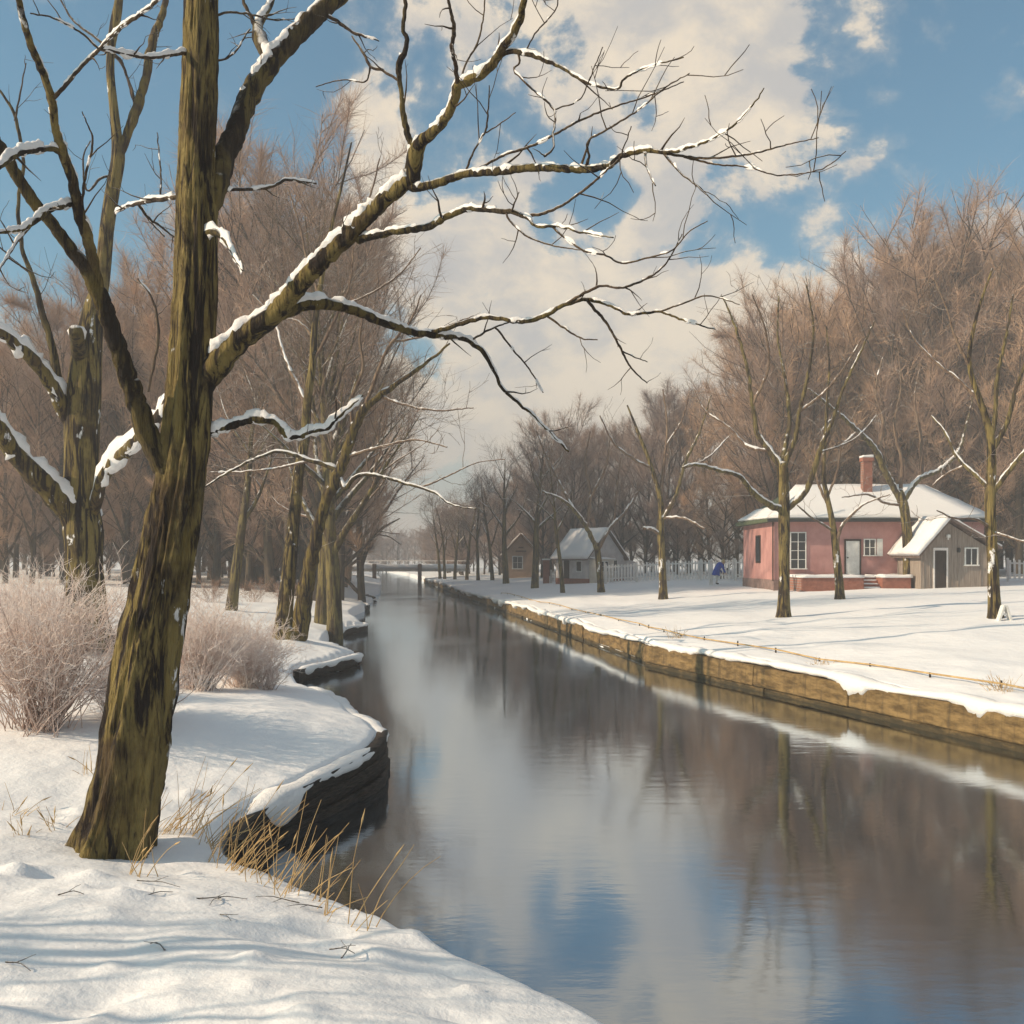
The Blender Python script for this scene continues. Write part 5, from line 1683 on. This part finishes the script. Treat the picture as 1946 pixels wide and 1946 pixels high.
# ---- brick terrace with steps
tx0, tx1 = place_u(1516, 46.2), place_u(1722, 46.2)
ty0, ty1 = 45.6, 47.9
tzt = H + (V0 - 1098) / F * 45.8
ter = thing('brick_terrace', 'low red brick terrace under snow in front of the pink house door', 'terrace', (tx0, ty0, 1.0))
sx0, sx1 = place_u(1642, 45.6) - tx0, place_u(1677, 45.6) - tx0
tw = tx1 - tx0
tb_ = Boxes()
tb_.box(0, sx0, 0, ty1 - ty0, -.6, tzt - 1.0).box(sx1, tw, 0, ty1 - ty0, -.6, tzt - 1.0).box(sx0, sx1, .85, ty1 - ty0, -.6, tzt - 1.0)
tb_.build('brick_wall', M['brick'], ter, 0.02)
hh = tzt - 1.0
snow_slab('snow_cover', [(-.06, -.06, hh), (sx0, -.06, hh), (sx0, ty1 - ty0, hh), (-.06, ty1 - ty0, hh)], .12, ter, seed=11)
snow_slab('snow_cover', [(sx1, -.06, hh), (tw + .06, -.06, hh), (tw + .06, ty1 - ty0, hh), (sx1, ty1 - ty0, hh)], .12, ter, seed=14)
snow_slab('snow_cover', [(sx0, .80, hh), (sx1, .80, hh), (sx1, ty1 - ty0, hh), (sx0, ty1 - ty0, hh)], .10, ter, seed=17)
for k in range(4):
    z1_ = hh * (k + 1) / 5 + .03
    st_ = Boxes().box(sx0 + .02, sx1 - .02, k * .21 - .05, k * .21 + .16, z1_ - hh / 5 + .02, z1_).build('step', M['brick'], ter, 0.008)
    snow_slab('snow_cover', [(sx0 + .04, k * .21 - .05, z1_), (sx1 - .04, k * .21 - .05, z1_), (sx1 - .04, k * .21 + .15, z1_), (sx0 + .04, k * .21 + .15, z1_)], .05, st_, seed=k)

# ---- grey shed
SX0, SX1, SY0, SY1 = place_u(1750, 45.0), place_u(1880, 45.0), 45.0, 47.75
sz = 1.35
shd = thing('wooden_shed', 'small grey wooden shed with a snowy gable roof beside the pink house', 'shed', (SX0, SY0, sz))
sw, sd_ = SX1 - SX0, SY1 - SY0


def shz(v):
    return H + (V0 - v) / F * 45.0 - sz


apx = place_u(1800, 45.0) - SX0
zl, zr, zp = shz(1056), shz(1046), shz(992)
out_ = [(0, -.6), (sw, -.6), (sw, zr + .1), (apx, zp), (0, zl + .06)]
Boxes().prism(out_, 0, sd_).build('wall', M['shed_board'], shd)
# board joints: thin battens on the front
bt = Boxes()
for k in range(12):
    xc = sw * (k + .5) / 12
    top = np.interp(xc, [0, apx, sw], [zl + .06, zp, zr + .1]) - .06
    if hx(0) is not None and not (place_u(1773, 45) - SX0 < xc < place_u(1800, 45) - SX0) and not (place_u(1830, 45) - SX0 < xc < place_u(1861, 45) - SX0):
        bt.box(xc - .018, xc + .018, -.022, .0, -.1, top)
bt.build('batten', M['shed_board'], shd)
lx_, rx_ = place_u(1740, 45.0) - SX0, place_u(1896, 45.0) - SX0
rz_l, rz_r = shz(1060), shz(1044)
zp2 = zp + .06
rfo = [(lx_, rz_l), (apx, zp2), (rx_, rz_r), (rx_, rz_r + .10), (apx, zp2 + .12), (lx_, rz_l + .10)]
srf = Boxes().prism(rfo, -.45, sd_ + .2).build('roof', M['roof_dark'], shd)
snow_slab('snow_cover', [(lx_ - .05, -.5, rz_l + .10), (apx, -.5, zp2 + .125), (apx, sd_ + .2, zp2 + .125), (lx_ - .05, sd_ + .2, rz_l + .10)], .20, srf, seed=21)
snow_slab('snow_cover', [(apx, -.35, zp2 + .125), (rx_, -.35, rz_r + .105), (rx_, sd_ + .2, rz_r + .105), (apx, sd_ + .2, zp2 + .125)], .10, srf, seed=25)
dx0, dx1 = place_u(1776, 45) - SX0, place_u(1798, 45) - SX0
sdo = Boxes().box(dx0, dx1, -.03, .0, -.1, shz(1046)).build('door', M['dark_wood'], shd)
Boxes().box(dx0 - .07, dx0, -.05, .01, -.1, shz(1046)).box(dx1, dx1 + .07, -.05, .01, -.1, shz(1046)).box(dx0 - .07, dx1 + .07, -.055, .01, shz(1046), shz(1041)).build('door_frame', M['fence_paint'], shd)
Boxes().box(dx1 - .09, dx1 - .05, -.07, -.03, .85, .95).build('handle', M['iron'], sdo)
window(shd, place_u(1835, 45) - SX0, place_u(1856, 45) - SX0, shz(1073), shz(1043), 0, (1, 0), 0.06)
lm = Boxes().box(apx - .07, apx + .07, -.20, -.02, shz(1022), shz(1016)).box(apx - .03, apx + .03, -.14, -.06, shz(1026), shz(1022)).build('lamp', M['white_paint'], shd, 0.01)
lt = Boxes().box(place_u(1820, 45) - SX0 - .05, place_u(1820, 45) - SX0 + .07, -.16, -.02, shz(1050), shz(1041)).build('lantern', M['iron'], shd, 0.02)

# ---- the A shaped board by the right tree
ab = thing('white_trestle', 'small white A shaped trestle by the foot of the rightmost tree', 'trestle', (place_u(1911, 26.2), 26.2, gz(place_u(1911, 26.2), 26.2)))
for s_ in (-1, 1):
    bx_ = Boxes()
    bx_.solid([(s_ * .17 - .03, -.02, -.05), (s_ * .17 + .03, -.02, -.05), (s_ * .17 + .03, .16, -.05), (s_ * .17 - .03, .16, -.05), (s_ * .025 - .03, -.02, .40), (s_ * .025 + .03, -.02, .40), (s_ * .025 + .03, .16, .40), (s_ * .025 - .03, .16, .40)],
              [(0, 3, 2, 1), (4, 5, 6, 7), (0, 1, 5, 4), (1, 2, 6, 5), (2, 3, 7, 6), (3, 0, 4, 7)])
    bx_.build('leg', M['white_paint'], ab, 0.006)
Boxes().box(-.09, .09, .04, .07, .14, .19).build('crossbar', M['white_paint'], ab)

# ---- grey house further along
gx, gy = place_u(1120, 72), 72.0
gzv = gz(gx, gy)
gh = thing('grey_house', 'grey house with a snowy steep roof and white porch behind the picket fence', 'house', (gx, gy, gzv), None, RAD(33))
gh.scale = (0.74, 0.74, 0.82)
ghw, ghd, gez, grz = 4.2, 5.2, 2.25, 4.45
Boxes().prism([(-ghw / 2, -.5), (ghw / 2, -.5), (ghw / 2, gez), (0, grz), (-ghw / 2, gez)], -ghd / 2, ghd / 2).build('wall', M['grey_board'], gh)
go = [(-ghw / 2 - .4, gez - .35), (0, grz + .04), (ghw / 2 + .4, gez - .35), (ghw / 2 + .4, gez - .23), (0, grz + .18), (-ghw / 2 - .4, gez - .23)]
grf = Boxes().prism(go, -ghd / 2 - .35, ghd / 2 + .35).build('roof', M['roof_dark'], gh)
snow_slab('snow_cover', [(-ghw / 2 - .4, -ghd / 2 - .35, gez - .225), (0, -ghd / 2 - .35, grz + .185), (0, ghd / 2 + .35, grz + .185), (-ghw / 2 - .4, ghd / 2 + .35, gez - .225)], .14, grf, seed=33)
snow_slab('snow_cover', [(0, -ghd / 2 - .35, grz + .185), (ghw / 2 + .4, -ghd / 2 - .35, gez - .225), (ghw / 2 + .4, ghd / 2 + .35, gez - .225), (0, ghd / 2 + .35, grz + .185)], .10, grf, seed=37)
Boxes().box(-ghw / 2 - .03, ghw / 2 + .03, -ghd / 2 - .03, ghd / 2 + .03, -.5, .35).build('plinth', M['brick'], gh)
window(gh, .5, 1.3, 1.0, 1.9, -ghd / 2, (1, 1))
pc = Boxes().prism([(-ghw / 2 + .1, -.4), (-.1, -.4), (-.1, 2.0), (-ghw / 2 + .1, 2.0)], -ghd / 2 - 1.3, -ghd / 2 - .02).build('porch', M['cream'], gh)
window(pc, -ghw / 2 + .45, -ghw / 2 + .75, 1.0, 1.8, -ghd / 2 - 1.3, (0, 1))
window(pc, -ghw / 2 + .95, -ghw / 2 + 1.25, 1.0, 1.8, -ghd / 2 - 1.3, (0, 1))
snow_slab('snow_cover', [(-ghw / 2 - .05, -ghd / 2 - 1.45, 2.0), (.0, -ghd / 2 - 1.45, 2.0), (.0, -ghd / 2 + .0, 2.12), (-ghw / 2 - .05, -ghd / 2 + .0, 2.12)], .10, pc, seed=41)
gw = Boxes().box(-ghw / 2 - .03, -ghw / 2 + .01, -1.6, -.7, .9, 1.9).build('window', M['white_paint'], gh)
Boxes().box(-ghw / 2 - .045, -ghw / 2 - .032, -1.5, -.8, 1.0, 1.8).build('pane', M['glass'], gw)
sdr = Boxes().box(-ghw / 2 - .03, -ghw / 2 + .01, .4, 1.25, .3, 2.0).build('door', M['dark_wood'], gh)
gs = Boxes().prism([(ghw / 2 + .02, -.5), (ghw / 2 + 2.0, -.5), (ghw / 2 + 2.0, 1.7), (ghw / 2 + .02, 2.2)], -ghd / 2 + .3, ghd / 2 - .8).build('annex', M['grey_board'], gh)

# ---- tan cottage
cx, cy = place_u(990, 96), 96.0
czv = gz(cx, cy)
ct = thing('tan_cottage', 'small tan cottage with a pointed gable between two tree trunks', 'house', (cx, cy, czv))
cw = 1.55
Boxes().prism([(-cw, -.5), (cw, -.5), (cw, 2.3), (0, 4.0), (-cw, 2.3)], 0, 4.5).build('wall', M['tan_wall'], ct)
cr = Boxes().prism([(-cw - .35, 1.98), (0, 4.05), (cw + .35, 1.98), (cw + .35, 2.12), (0, 4.22), (-cw - .35, 2.12)], -.4, 4.8).build('roof', M['brown_board'], ct)
snow_slab('snow_cover', [(-cw - .35, -.2, 2.125), (0, -.2, 4.225), (0, 4.8, 4.225), (-cw - .35, 4.8, 2.125)], .10, cr, seed=51)
snow_slab('snow_cover', [(0, -.2, 4.225), (cw + .35, -.2, 2.125), (cw + .35, 4.8, 2.125), (0, 4.8, 4.225)], .10, cr, seed=53)
window(ct, -.75, .1, .9, 2.0, 0, (1, 1), 0.09)
Boxes().box(-.5, .5, -.03, .0, 2.45, 2.6).box(-.25, .25, -.03, 0, 2.8, 2.95).build('gable_trim', M['brown_board'], ct)
# red brown gate pillar right of the cottage
px_, py_ = place_u(1038, 76), 76.0
gp = thing('brick_pillar', 'red brick gate pillar with a white cap left of the grey house', 'pillar', (px_, py_, gz(px_, py_)))
Boxes().box(-.24, .24, -.24, .24, -.4, 1.75).build('shaft', M['brick'], gp, 0.02)
Boxes().box(-.32, .32, -.32, .32, 1.75, 1.86).build('cap', M['white_paint'], gp, 0.02)

# ---- fences
def picket_fence(name, label, a, b, h=1.25, step=0.21, post=2.1, m=None):
    ax, ay = a
    bx, by = b
    L = math.hypot(bx - ax, by - ay)
    tx, ty = (bx - ax) / L, (by - ay) / L
    root = thing(name, label, 'fence', (ax, ay, gz(ax, ay)))
    z0 = gz(ax, ay)

    def quadbox(B_, s0, s1, n0, n1, za0, za1):
        pts = []
        for (s, n_) in ((s0, n0), (s1, n0), (s1, n1), (s0, n1)):
            pts.append((tx * s - ty * n_, ty * s + tx * n_))
        zz = gz(ax + tx * s0, ay + ty * s0) - z0
        zz1 = gz(ax + tx * s1, ay + ty * s1) - z0
        zq = (zz, zz1, zz1, zz)
        P_ = [(p[0], p[1], q + za0) for p, q in zip(pts, zq)] + [(p[0], p[1], q + za1) for p, q in zip(pts, zq)]
        B_.solid(P_, [(0, 3, 2, 1), (4, 5, 6, 7), (0, 1, 5, 4), (1, 2, 6, 5), (2, 3, 7, 6), (3, 0, 4, 7)])
    pk = Boxes()
    k = 0.05
    rg_ = random.Random(7)
    while k < L:
        quadbox(pk, k, k + .105, -.05, -.025, .08, h - .1 + rg_.uniform(-.04, .04))
        k += step
    pk.build('picket_panel', m, root)
    rl = Boxes()
    k = 0
    while k < L - .3:
        for zz in (.28, h - .30):
            quadbox(rl, k, min(L, k + post), -.022, .02, zz, zz + .08)
        k += post
    rl.build('rails', m, root)
    k = 0
    while k <= L + .01:
        pb = Boxes()
        quadbox(pb, k - .06, k + .06, .022, .12, -.3, h)
        pb.build('post', m, root, 0.008)
        k += post
    return root


picket_fence('picket_fence', 'long white picket fence from the grey house to the pink house', (place_u(1150, 64.5), 64.5), (place_u(1434, 60), 60.0), 1.32, m=M['fence_paint'])
picket_fence('picket_fence', 'short grey picket fence at the photo edge right of the shed', (place_u(1915, 50), 50.0), (place_u(2010, 49), 49.0), 1.15, m=M['fence_paint'])
picket_fence('picket_fence', 'low grey picket fence between the brick pillar and the grey house', (place_u(1046, 76), 76.0), (place_u(1085, 74.5), 74.5), 1.0, m=M['fence_paint'])

# ------------------------------------------------------------------ bridge
BY = 118.0
bl, br_ = place_u(684, BY), place_u(860, BY)
bz = 1.72
bd = thing('foot_bridge', 'flat low bridge under snow crossing the canal far away', 'bridge', ((bl + br_) / 2, BY, 0))
hw = (br_ - bl) / 2
Boxes().box(-hw - 2, hw + 2, -1.4, 1.4, bz - .34, bz).build('deck', M['concrete'], bd)
snow_slab('snow_cover', [(-hw - 2, -1.45, bz + .004), (hw + 2, -1.45, bz + .004), (hw + 2, 1.45, bz + .004), (-hw - 2, 1.45, bz + .004)], .42, bd, seed=61)
for u in (715, 800):
    xq = place_u(u, BY) - (bl + br_) / 2
    Boxes().box(xq - .22, xq + .22, -1.75, -1.42, -.6, bz + .55).build('pier', M['brown_board'], bd, 0.03)
rl = Boxes()
rl.box(-hw - 2, hw + 2, 1.30, 1.38, bz + .85, bz + .95)
for k in range(12):
    x = -hw - 1.8 + k * (2 * hw + 3.6) / 11
    rl.box(x - .05, x + .05, 1.30, 1.38, bz, bz + .85)
rl.build('railing', M['fence_paint'], bd)

# ------------------------------------------------------------------ the person by the fence
def person(x, y):
    z = gz(x, y)
    root = thing('person', 'person in a blue coat stooping beside the white picket fence', 'person', (x, y, z), None, RAD(20))
    # stooping towards +x (the right), weight on both feet; joints with radii
    J = {'pelvis': ((0, 0, .80), .135), 'belly': ((.07, 0, .95), .135), 'chest': ((.22, 0, 1.12), .15), 'neck': ((.36, 0, 1.21), .06), 'skull': ((.44, 0, 1.25), .085), 'crown': ((.50, 0, 1.30), .085)}
    E = [('pelvis', 'belly'), ('belly', 'chest'), ('chest', 'neck'), ('neck', 'skull'), ('skull', 'crown')]
    for s, n_ in ((-1, 'l'), (1, 'r')):
        J['hip' + n_] = ((0, s * .10, .77), .09)
        J['knee' + n_] = ((.05 + .06 * s, s * .11, .43), .062)
        J['ankle' + n_] = ((-.03 + .10 * s, s * .12, .08), .042)
        J['toe' + n_] = ((.12 + .10 * s, s * .13, .035), .036)
        J['sh' + n_] = ((.25, s * .18, 1.10), .062)
        J['elb' + n_] = ((.32, s * .22, .85), .045)
        J['wr' + n_] = ((.46, s * .17, .68), .028)
        J['palm' + n_] = ((.50, s * .16, .62), .030)
        E += [('pelvis', 'hip' + n_), ('hip' + n_, 'knee' + n_), ('knee' + n_, 'ankle' + n_), ('ankle' + n_, 'toe' + n_), ('chest', 'sh' + n_), ('sh' + n_, 'elb' + n_), ('elb' + n_, 'wr' + n_), ('wr' + n_, 'palm' + n_)]
        for f in range(5):
            dy = (f - 2) * .017
            L = (.045, .07, .078, .072, .058)[f]
            if f == 0:
                J['f0' + n_] = ((.53, s * .16 - .05, .60), .009)
                J['g0' + n_] = ((.55, s * .16 - .055, .565), .008)
            else:
                J['f%d' % f + n_] = ((.52, s * .16 + dy, .62 - L * .6), .009)
                J['g%d' % f + n_] = ((.515, s * .16 + dy, .62 - L * 1.1), .007)
            E += [('palm' + n_, 'f%d' % f + n_), ('f%d' % f + n_, 'g%d' % f + n_)]
    names = list(J)
    me = bpy.data.meshes.new('body_frame')
    me.from_pydata([J[n][0] for n in names], [(names.index(a), names.index(b)) for a, b in E], [])
    tmp = bpy.data.objects.new('body_frame', me)
    C.objects.link(tmp)
    tmp.modifiers.new('skin', 'SKIN')
    for i, n in enumerate(names):
        sv = me.skin_vertices[0].data[i]
        sv.radius = (J[n][1],) * 2
        sv.use_root = (n == 'pelvis')
    sb = tmp.modifiers.new('sub', 'SUBSURF')
    sb.levels = sb.render_levels = 2
    dg = bpy.context.evaluated_depsgraph_get()
    bm_ = bpy.data.meshes.new_from_object(tmp.evaluated_get(dg))
    bpy.data.objects.remove(tmp)
    bm_.materials.clear()
    for m_ in (M['skin'], M['pale_cloth'], M['dark_wood']):
        bm_.materials.append(m_)
    for p_ in bm_.polygons:
        c = p_.center
        p_.material_index = 2 if c.z < .10 else (1 if c.z < .9 and c.x < .40 else 0)
        p_.use_smooth = True
    body = bpy.data.objects.new('body', bm_)
    C.objects.link(body)
    body.parent = root
    # coat: rings along the bent spine, flaring to the hem; sleeves
    T = Tubes()
    spine = [(-.06, 0, .52), (-.03, 0, .66), (0, 0, .80), (.07, 0, .95), (.16, 0, 1.06), (.24, 0, 1.13), (.31, 0, 1.18), (.345, 0, 1.20)]
    T.add(spine, [.235, .215, .19, .178, .185, .185, .12, .075], 18)
    for s in (-1, 1):
        T.add([(.24, s * .12, 1.12), (.25, s * .19, 1.09), (.30, s * .225, .95), (.33, s * .222, .84), (.40, s * .195, .75), (.45, s * .175, .695)], [.085, .088, .074, .066, .056, .050], 10)
    T.build('coat', M['blue_cloth'], root)
    T2 = Tubes()
    T2.add([(.36, 0, 1.30), (.38, 0, 1.315), (.43, 0, 1.325), (.49, 0, 1.355), (.52, 0, 1.37), (.525, 0, 1.375)], [.02, .085, .108, .105, .07, .01], 14)
    T2.add([(.37, 0, 1.27), (.34, .0, 1.22), (.35, 0, 1.16)], [.075, .07, .03], 8)
    T2.build('hair', M['hair'], root)
    F_ = Boxes()
    F_.box(.545, .575, -.012, .012, 1.235, 1.265)
    F_.build('nose', M['skin'], root, 0.004)
    Ey = Tubes()
    for s in (-1, 1):
        Ey.add([(.545, s * .035, 1.285), (.558, s * .035, 1.285), (.566, s * .035, 1.284)], [.010, .010, .003], 8)
    Ey.build('eyes', M['iron'], root)
    return root


person(place_u(1362, 57.5), 57.5)
# grey gate post beside the person
gpx = place_u(1351, 57.8)
gpo = thing('gate_post', 'single grey gate post just left of the person in blue', 'post', (gpx, 57.8, gz(gpx, 57.8)))
Boxes().box(-.09, .09, -.09, .09, -.3, 1.36).build('shaft', M['fence_paint'], gpo, 0.012)
Boxes().solid([(-.12, -.12, 1.36), (.12, -.12, 1.36), (.12, .12, 1.36), (-.12, .12, 1.36), (0, 0, 1.48)], [(0, 3, 2, 1), (0, 1, 4), (1, 2, 4), (2, 3, 4), (3, 0, 4)]).build('cap', M['fence_paint'], gpo)

# ------------------------------------------------------------------ the winter haze
hb = Boxes().box(-330, 330, -40, 420, -3.0, 33)
hm = bpy.data.materials.new('winter_haze')
hm.use_nodes = True
ht = hm.node_tree
for n in list(ht.nodes):
    ht.nodes.remove(n)
ho = ht.nodes.new('ShaderNodeOutputMaterial')
hv = ht.nodes.new('ShaderNodeVolumePrincipled')
hv.inputs['Color'].default_value = (0.84, 0.87, 0.94, 1)
hv.inputs['Density'].default_value = 0.0029
ht.links.new(hv.outputs[0], ho.inputs['Volume'])
hz_o = hb.build('haze', hm)
tag(hz_o, 'pale winter haze filling the air', kind='stuff')
